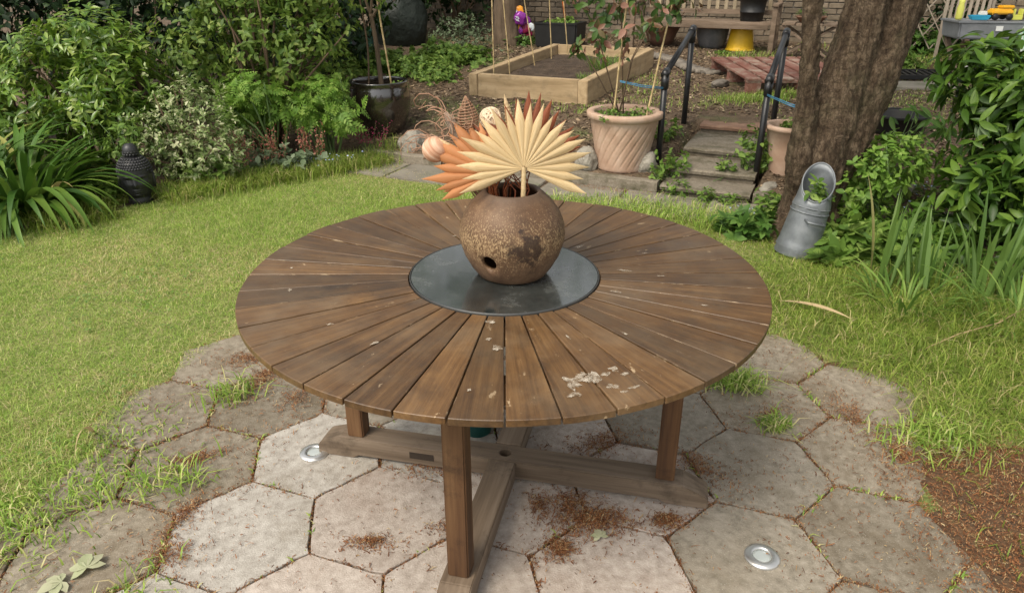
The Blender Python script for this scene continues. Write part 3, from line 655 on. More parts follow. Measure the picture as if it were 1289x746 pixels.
palm('palm_fan', 'orange dyed dried palm fan spreading left behind the straw one', (-.03, .0, 1.03), [(208, .175), (197, .195), (186, .20), (175, .20), (164, .195), (153, .19), (142, .185), (131, .18), (120, .175), (109, .165), (98, .16), (87, .15)], .17, 1.15, M['palm_orange'], tocam + Vector((-.15, 0, .1)), .08, (.0, .0, .80), 5)
palm('palm_fan', 'small orange dyed dried palm fan low at the vase mouth', (-.045, .015, 1.005), [(196, .145), (183, .15), (170, .152), (157, .15), (144, .14)], .15, 1.2, M['palm_orange'], tocam + Vector((-.3, 0, .2)), .08, (.0, .01, .80), 9)
palm('palm_fan', 'dark rust red dried palm fan mostly hidden behind the straw one', (.06, .03, 1.05), [(8, 0.168), (18, 0.185), (28, 0.190), (38, 0.185), (48, 0.185), (58, 0.179), (68, 0.185), (78, 0.196), (88, 0.202), (99, 0.196), (110, 0.196), (121, 0.190), (132, 0.190), (144, 0.179), (156, 0.168)], .17, 1.0, M['palm_rust'], tocam, .05, (.04, .02, .80), 6)
M['seedball'] = mat('turned_wood_ball', [(.35, (.42, .20, .11)), (.5, (.58, .34, .22)), (.65, (.72, .52, .38))], scale=9, stretch=(.6, .6, 9), rough=.6, bump=.3, detail=3)
M['wicker'] = plain('brown_wicker', (.30, .17, .10), .7); M['cream_cane'] = plain('cream_cane', (.66, .52, .36), .6); M['shell'] = mat('tan_spiral', [(.3, (.42, .28, .13)), (.7, (.66, .50, .30))], scale=30, rough=.6)
M['pod'] = plain('grey_brown_fibre', (.32, .25, .19), .8, var=.4, scale=60); M['vine'] = mat('curly_vine', [(.3, (.24, .12, .07)), (.7, (.46, .28, .18))], scale=30, rough=.6, bump=0)
def stem(root, a, b, r=.0022, m=None): return MB().tube([a, ((Vector(a) + Vector(b)) / 2 + Vector((0, .01, .01))), b], r, 6).build('stem', m or M['vine'], root, True)
VM = Vector((.0, .03, .80))                                  # where stems gather inside the vase
def deco(name, label, cat, loc): return thing(name, label, cat, loc)
# ball
t = deco('wooden_ball', 'pinkish brown banded ball on a stalk at the left of the vase', 'ball', (-.197, .07, 1.083))
mb = MB(); mb.lathe([(.0365 * math.cos(R(a)) * (1 + .012 * math.cos(a * .35)) + 1e-4, .0365 * math.sin(R(a))) for a in range(-90, 91, 5)], 36); o = mb.build('ball', M['seedball'], t, True); o.rotation_euler = (.5, .7, .2)
stem(t, (.03, 0, -.015), VM - Vector(t.location))
# woven ball
t = deco('woven_ball', 'cream woven cane ball tucked behind the straw palm fan', 'ball', (-.038, .09, 1.165))
for k in range(26):
    ax = Vector(unit(1)[0]); x = ax.orthogonal().normalized(); y = ax.cross(x); mb = MB() if k == 0 else mb
    pts = [(x * math.cos(a) + y * math.sin(a)) * (.029 + .0012 * (k % 3)) for a in np.linspace(0, 2 * math.pi, 25)]; mb.tube(pts, .0022, 5, False)
mb.build('cane_weave', M['cream_cane'], t, True)
mb = MB(); mb.lathe([(.0275 * math.cos(R(a)) + 1e-4, .0275 * math.sin(R(a))) for a in range(-90, 91, 10)], 20); mb.build('core', M['cream_cane'], t, True); stem(t, (0, 0, -.027), VM - Vector(t.location))
# wicker spindle
t = deco('wicker_cone', 'open brown wicker spindle standing among the dried stems', 'ornament', (-.097, .08, 1.13))
mb = MB(); hw = lambda s: .029 * max(.03, math.sin(math.pi * min(1, s * 1.02) ** .75) ** .9)
pts = []
for i in range(241):
    s = i / 240; a = i * 2 * math.pi / 18; pts.append((hw(s) * math.cos(a), hw(s) * math.sin(a), .10 * s))
mb.tube(pts, .0018, 5); 
for k in range(7): mb.tube([(hw(s) * .93 * math.cos(k * .9), hw(s) * .93 * math.sin(k * .9), .10 * s) for s in np.linspace(0, 1, 12)], .0016, 5)
o = mb.build('wicker', M['wicker'], t, True); o.rotation_euler = (0, -.1, 0); stem(t, (0, 0, .003), VM - Vector(t.location))
# spiral cones
def cone(label, a, b, r0, seed):
    a, b = Vector(a), Vector(b); t = deco('spiral_cone', label, 'ornament', a); d = b - a; prof = []; n = 9
    for i in range(n * 6 + 1):
        s = i / (n * 6); prof.append((max(.0004, r0 * (1 - s) ** .8 * (1 - .12 * abs(math.cos(math.pi * i / 6)))) if s > .06 else r0 * (.4 + .55 * s / .06), d.length * s))
    mb = MB(); mb.lathe(prof, 18); o = mb.build('spiral', M['shell'], t, True); o.rotation_euler = d.to_track_quat('Z', 'Y').to_euler(); stem(t, (0, 0, 0), VM - a)
cone('upright tan spiral cone rising behind the straw palm fan', (.02, .09, 1.145), (.0, .085, 1.235), .017, 1)
cone('tan spiral cone lying out towards the banded ball', (-.118, .055, 1.068), (-.185, .06, 1.118), .016, 2)
# fibrous pod
t = deco('fibre_pod', 'grey brown fibrous tuft bound on a stalk beside the wicker spindle', 'dried plant', (-.135, .08, 1.12))
mb = MB()
for k in range(70):
    a = random.uniform(0, 6.3); r_ = random.random() ** .5 * .011; q = Vector((math.cos(a) * r_, math.sin(a) * r_, 0)); e = Vector((-.022 + q.x * 1.3, q.y * 1.3, .05 + random.uniform(-.012, .016)))
    mb.tube([q * .5 + Vector((.02, 0, -.03)), q, e], [.0012, .0016, .0006], 4)
mb.build('fibres', M['pod'], t, True); stem(t, (.02, 0, -.03), VM - Vector(t.location))
# curly vine bundle
t = deco('curly_vines', 'tangle of thin curly reddish brown vines arching out of the vase', 'dried plant', VM)
for k in range(22):
    r = random.Random(k + 40); e = Vector((r.uniform(-.30, -.12), r.uniform(.02, .16), r.uniform(.27, .42))); pts = []; c0 = r.uniform(0, 6.3); turns = r.uniform(1.2, 3.2); cr_ = r.uniform(.016, .04)
    for i in range(40):
        s = i / 39; b = Vector((e.x * s ** 1.3, e.y * s, e.z * (1 - (1 - s) ** 1.7))); g = max(0, s - .45) / .55
        pts.append(b + Vector((math.cos(c0 + turns * 6.3 * g), .4 * math.sin(c0 * 2 + turns * 5 * g), math.sin(c0 + turns * 6.3 * g))) * cr_ * g)
    MB().tube(pts, [.0024 * (1 - .5 * i / 39) for i in range(40)], 5).build('vine', M['vine'], t, True)
for k in range(0):
    r = random.Random(k + 90); x0 = -.06 - .045 * k; pts = [Vector((x0 * s * 1.5 - .05 * s, -.03 * s, .2 + .12 * math.sin(s * 2.4) - .20 * s * s * (k % 2 + .4))) for s in np.linspace(0, 1, 20)]
    MB().tube([Vector((0, 0, 0))] + pts, .0012, 5).build('vine', M['vine'], t, True)
t = deco('dried_stalks', 'cluster of thin rust brown stalks filling the vase mouth', 'dried plant', VM)
for k in range(26):
    r = random.Random(k); a = r.uniform(0, 6.3); MB().tube([(r.uniform(-.02, .02), r.uniform(-.03, .02), 0), (r.uniform(-.06, .07), r.uniform(-.06, .02), .19), (r.uniform(-.1, .1), r.uniform(-.02, .05), r.uniform(.24, .34))], .0019, 5).build('stalk', M['palm_rust' if k % 3 else 'palm_orange'], t, True)

# ------------------------------------------------------------------ things on the patio
M['lens'] = plain('frosted_glass_lens', (.42, .46, .45), .25, spec=.6); M['steel2'] = plain('weathered_steel', (.62, .62, .60), .38, .9)
for (x, y, lab) in ((-.67, .10, 'round steel deck light in the paving by the end of the foot beam'), (.744, -.387, 'round steel deck light in the open paving slab away from the table')):
    t = thing('deck_light', lab, 'light fitting', (x, y, .004), 0, 'recessed lights in the patio')
    MB().lathe([(.050, 0), (.0505, .005), (.048, .009), (.033, .0125), (.027, .011), (.0265, .005)], 48).build('bezel', M['steel2'], t, True)
    MB().lathe([(.0005, .0062), (.016, .0062), (.0265, .0055), (.0265, .002), (.0005, .002)], 32).build('lens', M['lens'], t, True)
M['teal'] = plain('teal_plastic', (.02, .20, .19), .45)
t = thing('plastic_pot', 'small teal plastic pot standing under the round table', 'pot', (-.105, .24, .006))
MB().lathe([(.0, 0), (.05, 0), (.066, .085), (.070, .085), (.070, .10), (.063, .10), (.058, .07), (.0, .06)], 28).build('body', M['teal'], t, True)
MB().lathe([(.0, .075), (.059, .072)], 20).build('soil', M['soil'], t)
# fallen leaves and dry blades lying about
M['paleleaf'] = leafmat('pale_fallen_leaf', [(0, (.42, .46, .26)), (1, (.52, .52, .34))], .7, .2)
M['dryleaf'] = leafmat('dry_straw_leaf', [(0, (.42, .30, .15)), (1, (.58, .44, .25))], .7, .2)
LOB = lobed_t(5, 200, leaf_t(3, .62, .5, .1, .2))
for i, (x, y, s, a, lab) in enumerate([(-1.175, -.44, .07, .6, 'pale green lobed leaf fallen on the left edge paving, larger of two'), (-1.22, -.49, .06, 2.2, 'pale green lobed leaf fallen beside a larger one at the grass corner'),
        (.285, -.315, .038, .3, 'small pale green leaf lying on the brown debris before the table'), (.06, .40, .04, 2, 'tan dead leaf on the paving beneath the round table'),
        (1.60, .10, .045, 1.2, 'pale curled leaf lying on the red brown needle litter'), (1.50, .25, .06, 2.8, 'long pale leaf lying where grass meets the needle litter'), (1.64, .3, .05, .4, 'pale oval leaf lying in the grass beside the needle litter')]):
    T = LOB if i < 3 else leaf_t(5, .55, .5, .2, .3)
    q = quads('fallen_leaf', T[0] * s, T[1]); o = link_mesh('fallen_leaf', q, M['dryleaf'] if i == 3 else M['paleleaf'], None, True); o.location = (x, y, .012 + s * .12); o.rotation_euler = (R(4), R(-5), a)
    tag(o, lab, 'leaf', 'fallen leaves')
def strap(L, W, a0, a1, n=12, fold=.25, twist=0., wtip=.04, base=.55):
    """strap leaf: leans from a0 to a1 (radians from vertical) while running out along +X"""
    V = []; F = []; x = z = 0; ds = L / n
    for i in range(n + 1):
        t = i / n; a = a0 + (a1 - a0) * t ** 1.2; wd = W / 2 * (base + (1 - base) * min(1, t * 3)) * (1 if t < .55 else max(wtip, 1 - ((t - .55) / .45) ** 1.7))
        tw = twist * t; nx, nz_ = -math.cos(a), math.sin(a)
        for sg in (-1, 0, 1):
            yy = sg * wd * math.cos(tw); off = fold * abs(sg) * wd + sg * wd * math.sin(tw); V.append((x + nx * off, yy, z + nz_ * off))
        x += math.sin(a) * ds; z += math.cos(a) * ds
    for i in range(n):
        for j in range(2): F.append((i * 3 + j, i * 3 + j + 1, i * 3 + j + 4, i * 3 + j + 3))
    return quads('blade', V, F)
def lay(name, label, cat, me, m, loc, rz, rx=0):
    o = link_mesh(name, me, m, None, True); o.location = loc; o.rotation_euler = (rx, 0, rz); return tag(o, label, cat)
lay('fallen_leaf', 'long dry straw coloured leaf blade lying on the grass near the table', 'leaf', strap(.38, .022, R(72), R(98), twist=.5), M['dryleaf'], (1.35, 1.30, .03), R(-52))
lay('fallen_leaf', 'curled dry leaf blade arching from the lawn onto the paving', 'leaf', strap(.31, .016, R(35), R(128), twist=1.2), M['dryleaf'], (-1.50, .22, .0), R(-72))
lay('dead_twig', 'thin pale dry stem bent across the long grass by the irises', 'twig', MB().tube([(0, 0, 0), (.22, .07, .06), (.42, .12, .09), (.6, .24, .10)], [.004, .003, .003, .002], 5).mesh('dry_stem'), M['dryleaf'], (1.78, .80, .01), 0)

# ------------------------------------------------------------------ grass and litter
def blades(name, P, H, W, lean, m, seed=1):
    r = np.random.default_rng(seed); n = len(P); az = r.uniform(0, 2 * np.pi, n); d = np.c_[np.cos(az), np.sin(az), 0 * az]; sd_ = np.c_[-np.sin(az), np.cos(az), 0 * az]
    k = (lean * r.uniform(.2, 1.5, n))[:, None]; H = H[:, None]; W = W[:, None]
    mid = P + d * H * k * .35 + np.c_[0 * az, 0 * az, np.ones(n)] * H * .55; tip = P + d * H * k + np.c_[0 * az, 0 * az, np.ones(n)] * H * np.clip(1 - .45 * k, .25, 1)
    V = np.stack([P - sd_ * W, P + sd_ * W, mid - sd_ * W * .8, mid + sd_ * W * .8, tip - sd_ * W * .12, tip + sd_ * W * .12], 1)
    F = np.array([(0, 1, 3, 2), (2, 3, 5, 4)])[None] + (np.arange(n) * 6)[:, None, None]
    o = link_mesh(name, quads(name, V.reshape(-1, 3), F.reshape(-1, 4)), m, None, True); o['kind'] = 'stuff'; return o
def surf(x, y):
    i = np.clip(np.searchsorted(gx, x) - 1, 0, len(gx) - 2); j = np.clip(np.searchsorted(gy, y) - 1, 0, len(gy) - 2)
    fx_ = (x - gx[i]) / (gx[i + 1] - gx[i]); fy_ = (y - gy[j]) / (gy[j + 1] - gy[j])
    return (Zs[j, i] * (1 - fx_) + Zs[j, i + 1] * fx_) * (1 - fy_) + (Zs[j + 1, i] * (1 - fx_) + Zs[j + 1, i + 1] * fx_) * fy_
GN = np.array([[noise.noise((a * .55, b * .55, 2.2)) + .5 * noise.noise((a * 1.9, b * 1.9, 7.)) for a in np.arange(-9, 9, .1)] for b in np.arange(-3, 11, .1)])
def gnoise(x, y): return GN[np.clip(((y + 3) * 10).astype(int), 0, GN.shape[0] - 1), np.clip(((x + 9) * 10).astype(int), 0, GN.shape[1] - 1)]
M['grass'] = leafmat('lawn_grass', [(0, (.14, .255, .035)), (.4, (.245, .38, .055)), (.75, (.375, .49, .10)), (.87, (.54, .54, .22)), (1, (.63, .54, .30))], .55, .35)
M['grass_dark'] = leafmat('rough_grass', [(0, (.12, .20, .025)), (.5, (.22, .31, .045)), (.82, (.33, .40, .08)), (.93, (.48, .42, .18)), (1, (.54, .45, .24))], .55, .35)
def sample(n, x0, x1, y0, y1): return rng.uniform(x0, x1, n), rng.uniform(y0, y1, n)
x, y = sample(560000, -4.4, 1.5, -.75, 4.2)
d = poly_dist(PATIO, x, y); sgn = np.where(inside(PATIO, x, y), -d, d); edge = sgn + gnoise(x * 3, y * 3) * .10
ok = inside(LAWN, x, y) & (edge > .0) & (rng.random(len(x)) < np.clip(.35 + edge * 9, 0, 1)) & (x < .9 - .0 * y)
ok &= ~((UV(x, y)[1] > 2.9) & (UV(x, y)[0] > -1.55) & (rng.random(len(x)) < .93))
x, y = x[ok], y[ok]; g_ = gnoise(x, y)
blades('lawn_grass', np.c_[x, y, surf(x, y) - .004], rng.uniform(.012, .036, len(x)) * (1 + .8 * g_) * np.where(rng.random(len(x)) < .05, 1.9, 1) * np.clip(.55 + edge[ok] * 3, .5, 1), rng.uniform(.0006, .0013, len(x)), 1.4, M['grass'], 3)
M['straw'] = leafmat('dry_grass', [(0, (.42, .36, .14)), (.6, (.55, .47, .22)), (1, (.62, .54, .32))], .7, .3)
x, y = sample(110000, -4.4, 1.0, -.75, 4.1); g_ = gnoise(x * 1.4 + 1.3, y * 1.4); d = poly_dist(PATIO, x, y)
ok = inside(LAWN, x, y) & ~inside(PATIO, x, y) & (d > .05) & (rng.random(len(x)) < np.clip(g_ * 2.2 + .12, .06, .9)) & ~((UV(x, y)[1] > 2.9) & (UV(x, y)[0] > -1.55)); x, y = x[ok], y[ok]
blades('dry_grass', np.c_[x, y, surf(x, y) - .002], rng.uniform(.012, .034, len(x)), rng.uniform(.0008, .0016, len(x)), 2.0, M['straw'], 13)
# longer, rougher grass round the right side, the bed edges and the path
x, y = sample(210000, .2, 4.2, -.75, 2.75)
d = poly_dist(PATIO, x, y); sgn = np.where(inside(PATIO, x, y), -d, d); edge = sgn + gnoise(x * 3, y * 3) * .13
lit = inside(LIT, x, y)
ok = inside(LAWN, x, y) & (edge > .0) & (rng.random(len(x)) < np.clip(.25 + edge * 4, 0, 1)) & (~lit | (rng.random(len(x)) < np.where(gnoise(x * 2.2 + 4, y * 2.2) > .15, .45, .07))) & ((x > .9) | (y > 2.0)) & (rng.random(len(x)) < np.where(y > 2.2, .5, .72))
x, y = x[ok], y[ok]; g_ = gnoise(x, y); tall = np.clip((x - 1.2) * .9 + (y - .3) * .25, .1, 1.2)
blades('rough_grass', np.c_[x, y, surf(x, y) - .004], rng.uniform(.03, .08, len(x)) * (1 + .9 * g_) * (.75 + 1.5 * tall * rng.random(len(x)) ** 1.5), rng.uniform(.0010, .0024, len(x)), 1.3, M['grass_dark'], 4)
# grass fringe under the flower border and beside the upper path
fr = [(-3.0, 2.5), (-2.62, 2.93), (-2.1, 3.4), (-1.5, 3.85), (-1.1, 4.15)]; xs = []; ys = []
for a, b in zip(fr[:-1], fr[1:]):
    t = rng.random(3000); xs.append(a[0] + (b[0] - a[0]) * t + rng.normal(0, .10, 3000)); ys.append(a[1] + (b[1] - a[1]) * t + rng.normal(0, .10, 3000))
x = np.concatenate(xs); y = np.concatenate(ys)
ok = np.hypot(x + 2.55, y - 2.85) > .2; x, y = x[ok], y[ok]
blades('border_grass', np.c_[x, y, surf(x, y)], rng.uniform(.05, .16, len(x)), rng.uniform(.0018, .0032, len(x)), .9, M['grass_dark'], 5)
# tufts: paving joints, round the pallet, bed, steps and path
P = []
for (cx, cy, rx, ry, n, h) in [(.93, .55, .05, .035, 260, .10), (1.0, .26, .035, .03, 160, .06), (-1.08, .47, .05, .05, 120, .09), (-1.12, -.05, .07, .05, 130, .08), (-1.3, -.08, .06, .05, 90, .06), (1.53, .17, .09, .07, 300, .08),
        (-1.38, .12, .10, .14, 500, .035), (2.35, 5.2, .18, .08, 800, .08), (2.0, 5.05, .3, .1, 140, .05), (2.7, 5.3, .18, .07, 500, .08), (1.75, 5.3, .3, .35, 120, .04), (1.35, 5.6, .14, .4, 220, .06), (1.6, 6.4, .2, .4, 160, .06),
        (.85, 4.95, .22, .08, 200, .05), (.3, 5.2, .4, .1, 120, .04), (-.9, 5.2, .4, .25, 160, .04), (3.0, 7.6, .25, .15, 400, .08), (.35, 2.95, .5, .1, 1500, .07), (.9, 2.75, .35, .09, 1300, .08), (1.5, 2.55, .25, .1, 900, .09),
        (3.9, 4.9, .7, .5, 1600, .03), (4.6, 5.4, .6, .4, 1100, .03), (3.3, 4.8, .5, .3, 400, .03), (5.4, 7.2, .8, .5, 2500, .1), (-1.0, -.5, .05, .04, 60, .05), (-1.5, -.25, .12, .12, 700, .05)]:
    a = rng.normal(size=(n, 2)); P.append(np.c_[cx + a[:, 0] * rx, cy + a[:, 1] * ry, np.full(n, h)])
for i in range(-8, 9):
    for j in range(-7, 8):
        cx, cy = lat(i, j)
        if not inside(PATIO, np.array(cx), np.array(cy)) or cy < -1.2: continue
        for k in range(6):
            n_ = int(max(0, noise.noise((i * 2.3 + 9, j * 1.9, k * 1.1)) - .12) * (70 if abs(cx) > .8 else 20))
            if n_:
                a = PH + R(30 + 60 * k); b = a + R(60); q = PITCH / math.sqrt(3); t = np.clip(rng.normal(.5, .22, n_), 0, 1)
                P.append(np.c_[cx + q * (math.cos(a) * (1 - t) + math.cos(b) * t) + rng.normal(0, .005, n_), cy + q * (math.sin(a) * (1 - t) + math.sin(b) * t) + rng.normal(0, .005, n_), np.full(n_, .022)])
P = np.vstack(P); x, y, h = P.T
blades('grass_tufts', np.c_[x, y, np.maximum(surf(x, y), -.002)], h * rng.uniform(.5, 1.2, len(x)), rng.uniform(.0018, .0034, len(x)), 1.0, M['grass'], 6)
n = 2600; x, y = sample(9000, -4, 1.0, -.7, 4.0); ok = inside(LAWN, x, y) & ~inside(PATIO, x, y) & (gnoise(x * 1.7 - 2, y * 1.7) > .25) & ~((UV(x, y)[1] > 2.9) & (UV(x, y)[0] > -1.55)); x, y = x[ok], y[ok]
M['clover'] = leafmat('clover_leaf', [(0, (.10, .22, .04)), (1, (.22, .36, .08))], .6, .3)
CL = join_t([(leaf_t(2, .9, .6, .1, .1), Matrix.Rotation(R(120 * k), 4, 'Z')) for k in range(3)])
n = len(x); o = link_mesh('clover', scatter('clover', CL, np.c_[x, y, surf(x, y) + rng.uniform(.012, .03, n)], unit(n) * [1, 1, .2], rng.normal(size=(n, 3)) * .2 + [0, 0, 1], rng.uniform(.006, .012, n)), M['clover'], None); o['kind'] = 'stuff'
# red-brown dropped needles and stalks
M['needle'] = leafmat('brown_plant_litter', [(0, (.09, .035, .015)), (.4, (.20, .08, .03)), (.75, (.30, .13, .05)), (.9, (.37, .24, .11)), (1, (.46, .36, .2))], .8, .1)
def litter(name, P, L, m, seed=1, wid=.0014, tilt=.3):
    r = np.random.default_rng(seed); n = len(P); az = r.uniform(0, 2 * np.pi, n); d = np.c_[np.cos(az), np.sin(az), r.normal(0, tilt, n)]; s_ = np.c_[-np.sin(az), np.cos(az), r.normal(0, .3, n)]
    L = L[:, None] * d; W = s_ * (wid * r.uniform(.6, 1.6, n))[:, None]; b = np.c_[0 * az, 0 * az, np.abs(r.normal(0, .003, n))]
    V = np.stack([P - L / 2 - W, P - L / 2 + W, P + b - W, P + b + W, P + L / 2 - W * .6, P + L / 2 + W * .6], 1)
    F = np.array([(0, 1, 3, 2), (2, 3, 5, 4)])[None] + (np.arange(n) * 6)[:, None, None]
    o = link_mesh(name, quads(name, V.reshape(-1, 3), F.reshape(-1, 4)), m); o['kind'] = 'stuff'; return o
Q = []
def pile(cx, cy, rx, ry, n, h=.008, ang=0):
    a = rng.normal(size=(n, 2)); a *= (rng.random((n, 1)) * .9 + .3); xx = a[:, 0] * rx; yy = a[:, 1] * ry; z = .007 + h * np.exp(-(a ** 2).sum(1)) * rng.random(n) * 2
    Q.append(np.c_[cx + xx * math.cos(ang) - yy * math.sin(ang), cy + xx * math.sin(ang) + yy * math.cos(ang), z])
for a in [(.20, -.17, .05, .06, 420), (.27, -.24, .085, .05, 1100, .012), (.16, -.36, .035, .03, 420, .012), (.11, -.17, .03, .045, 220), (.50, -.24, .032, .022, 420, .012), (-.25, .03, .07, .035, 420), (-.40, -.33, .05, .018, 260), (.34, .16, .10, .05, 520, .008, .5), (.66, .02, .05, .10, 420, .008, .6),
          (-.17, -.27, .05, .018, 120), (.02, .04, .04, .1, 120), (-1.0, .6, .05, .13, 600, .006, -.3), (-1.12, .75, .09, .05, 420), (-.83, .45, .05, .08, 300), (-1.07, .07, .08, .03, 320, .006, .5), (-1.0, -.22, .03, .09, 320, .006, -.2), (-.98, -.38, .06, .04, 260), (.9, .62, .05, .05, 200), (1.0, .34, .09, .03, 200, .006, .4), (1.3, .33, .05, .12, 380), (1.38, .1, .04, .08, 380)]: pile(*a)
# litter caught in the joints
for i in range(-8, 9):
    for j in range(-7, 8):
        cx, cy = lat(i, j)
        if not inside(PATIO, np.array(cx), np.array(cy)) or cy < -1.2: continue
        for k in range(6):
            a = PH + R(30 + 60 * k); b = a + R(60); q = PITCH / math.sqrt(3); n = int(55 * max(0, .5 + 1.3 * noise.noise((i * 1.3, j * 1.7, k))) * (1.6 if abs(cx) > .7 else 1.0)) + 10
            t = rng.random(n); Q.append(np.c_[cx + q * (math.cos(a) * (1 - t) + math.cos(b) * t) + rng.normal(0, .008, n), cy + q * (math.sin(a) * (1 - t) + math.sin(b) * t) + rng.normal(0, .008, n), rng.uniform(-.003, .006, n)])
n = 9000; x, y = sample(n, -1.6, 1.6, -1.3, 1.3); ok = inside(PATIO, x, y) & (rng.random(n) < .3 + .6 * (np.abs(x) > .75)); Q.append(np.c_[x[ok], y[ok], np.full(ok.sum(), .009)])
n = 30000; x, y = sample(n, 1.2, 2.6, -1, .25); ok = (inside(LIT, x, y) & (rng.random(n) < np.clip(.7 + gnoise(x * 3, y * 3) * .9 + poly_dist(LIT, x, y) * 3, .08, .9))) | ((poly_dist(LIT, x, y) < .14) & (rng.random(n) < .22)); Q.append(np.c_[x[ok], y[ok], np.maximum(surf(x[ok], y[ok]), 0) + rng.uniform(.004, .02, ok.sum())])
n = 900; t = rng.random(n); xx, yy = XY(-1.6 + 1.4 * t, 3.32 + rng.normal(0, .03, n)); Q.append(np.c_[xx, yy, np.full(n, .014)])
Q = np.vstack(Q)
Q = np.vstack([Q, Q + np.c_[rng.normal(0, .008, (len(Q), 2)), np.zeros(len(Q))]])
litter('plant_litter', Q, rng.uniform(.004, .013, len(Q)) * np.where(rng.random(len(Q)) < .08, 2.2, rng.uniform(.4, 1.2, len(Q))), M['needle'], 8, .0009)
M['chip'] = leafmat('bark_chips', [(0, (.06, .04, .024)), (.5, (.15, .10, .058)), (.85, (.27, .19, .115)), (1, (.42, .33, .22))], .9, 0)
n = 34000; u = rng.uniform(-4.6, 4.2, n); v = rng.uniform(3.5, 9.4, n); x, y = XY(u, v); ok = ~((np.abs(u - .03) < .36) & (v < 5.05)); x, y = x[ok], y[ok]
litter('bark_chips', np.c_[x, y, surf(x, y) + .006], rng.uniform(.015, .05, len(x)), M['chip'], 9, .007, .15)

# ------------------------------------------------------------------ raised bed, canes
M['sleeper'] = mat('new_sleeper_timber', [(.3, (.27, .19, .10)), (.52, (.40, .29, .165)), (.75, (.50, .38, .235))], scale=16, stretch=(.12, 1, 1), rough=.8, bump=.4, bscale=60, bdist=.004, rand=.12, dirt=((.20, .15, .085), 5, .5, .72), speck=((.16, .09, .045), 9, .735))
FL, FRr, BR, BL = [Vector((*XY(u, v), 0)) for u, v in ((-2.70, 5.03), (-1.42, 5.03), (-1.30, 7.12), (-2.58, 7.12))]
bed = thing('raised_bed', 'rectangular raised bed of pale timber sleepers filled with dark soil', 'raised bed', (FL.x, FL.y, gz(FL.x, FL.y) - .02))
def gp(p, dz=0): return Vector((p.x, p.y, gz(p.x, p.y) + dz)) - Vector(bed.location)
TH = .10; H_ = .235
dv = (BR - FRr).normalized(); du = (FRr - FL).normalized()
for a, b, ins in ((FL + dv * TH / 2 + du * TH, FRr + dv * TH / 2 - du * TH, 0), (BL - dv * TH / 2 + du * TH, BR - dv * TH / 2 - du * TH, 0), (FL + du * TH / 2, BL + du * TH / 2, 1), (FRr - du * TH / 2, BR - du * TH / 2, 1)):
    pa, pb = gp(a), gp(b); L = (pb - pa).length; mb = MB(); mb.box((0, 0, .10), (L, TH, H_ + .003 * ins)); o = mb.build('sleeper', M['sleeper'], bed, bevel=.006)
    o.location = (pa + pb) / 2; dxy = pb - pa; o.rotation_euler = (0, -math.atan2(dxy.z, math.hypot(dxy.x, dxy.y)), math.atan2(dxy.y, dxy.x))
mb = MB(); n = 24; vs = []; fs = []
for i in range(n + 1):
    for j in range(n + 1):
        p = FL.lerp(FRr, .05 + .9 * i / n).lerp(BL.lerp(BR, .05 + .9 * i / n), .03 + .94 * j / n); q = gp(p, .125); q.z += .03 * noise.noise(p * 3) + .015 * noise.noise(p * 9) - .05 * max(abs(i / n - .5) - .4, abs(j / n - .5) - .43, 0) * 4; vs.append(q)
fs = [(i * (n + 1) + j, (i + 1) * (n + 1) + j, (i + 1) * (n + 1) + j + 1, i * (n + 1) + j + 1) for i in range(n) for j in range(n)]
M['bedsoil'] = mat('raised_bed_soil', [(.25, (.03, .02, .013)), (.5, (.07, .047, .03)), (.75, (.12, .085, .055))], scale=10, bump=1, bscale=40, bdist=.04, rough=.95)
mb.add(vs, fs); mb.build('bed_soil', M['bedsoil'], bed, True)
M['bamboo'] = mat('bamboo_cane', [(.3, (.36, .26, .12)), (.7, (.56, .43, .23))], scale=14, rough=.55, bump=.2)
def cane(label, a, b, r=.006, group='bamboo canes in the raised bed'):
    a, b = Vector(a), Vector(b); t = thing('bamboo_cane', label, 'cane', a, 0, group); mb = MB(); d = b - a; n = 9; pts = []; rd = []
    for i in range(n + 1):
        s = i / n; c_ = d * s + Vector((.004 * noise.noise((s * 3, a.x, 0)), 0, 0)); pts += [c_ - d.normalized() * .004, c_, c_ + d.normalized() * .004]; rd += [r, r * 1.25, r]
    mb.tube(pts, rd, 8); mb.build('shaft', M['bamboo'], t, True)
for lab, a, b in [('bamboo cane in the left front corner of the raised bed', (-2.52, 5.25), (-2.54, 5.30)), ('bamboo cane second along the left side of the raised bed', (-2.50, 5.62), (-2.60, 5.6)), ('bamboo cane midway along the left side of the raised bed', (-2.42, 6.15), (-2.62, 6.05)),
                  ('bamboo cane before the foil windmill, past the middle of the raised bed', (-2.38, 6.55), (-2.42, 6.5)), ('bamboo cane in the far left corner of the raised bed', (-2.32, 6.95), (-2.42, 6.85))]:
    p = XY(*a); q = XY(*b); cane(lab, (*p, gz(*p) + .06), (q[0] - .02, q[1], gz(*p) + 1.45))

# ------------------------------------------------------------------ pots
def pot_prof(r0, r1, h, rim=.02, th=.02, rimh=.03):
    return [(0, 0), (r0 * .96, 0), (r0, .012), (r0 + (r1 - r0) * .5, h * .5), (r1, h - rimh), (r1 + rim, h - rimh + .006), (r1 + rim, h - .008), (r1 + rim - .008, h), (r1 - th + .006, h), (r1 - th, h - .01), (r1 - th - .01, h * .75)]
def potsoil(t, r, z, m=None): return MB().lathe([(.001, z + .015), (r * .6, z + .01), (r, z)], 28, wob=.0).build('soil', m or M['soil'], t, True)
M['terra'] = mat('pale_terracotta', [(.3, (.36, .225, .15)), (.55, (.47, .325, .235)), (.78, (.56, .43, .34))], scale=5, rough=.85, bump=.3, bscale=50, bdist=.003, dirt=((.55, .47, .40), 3, .55, .75))
tp = thing('terracotta_pot', 'large pale terracotta pot with slanting flutes standing beside the left handrail', 'plant pot', (.88, 3.62, .095), .4)
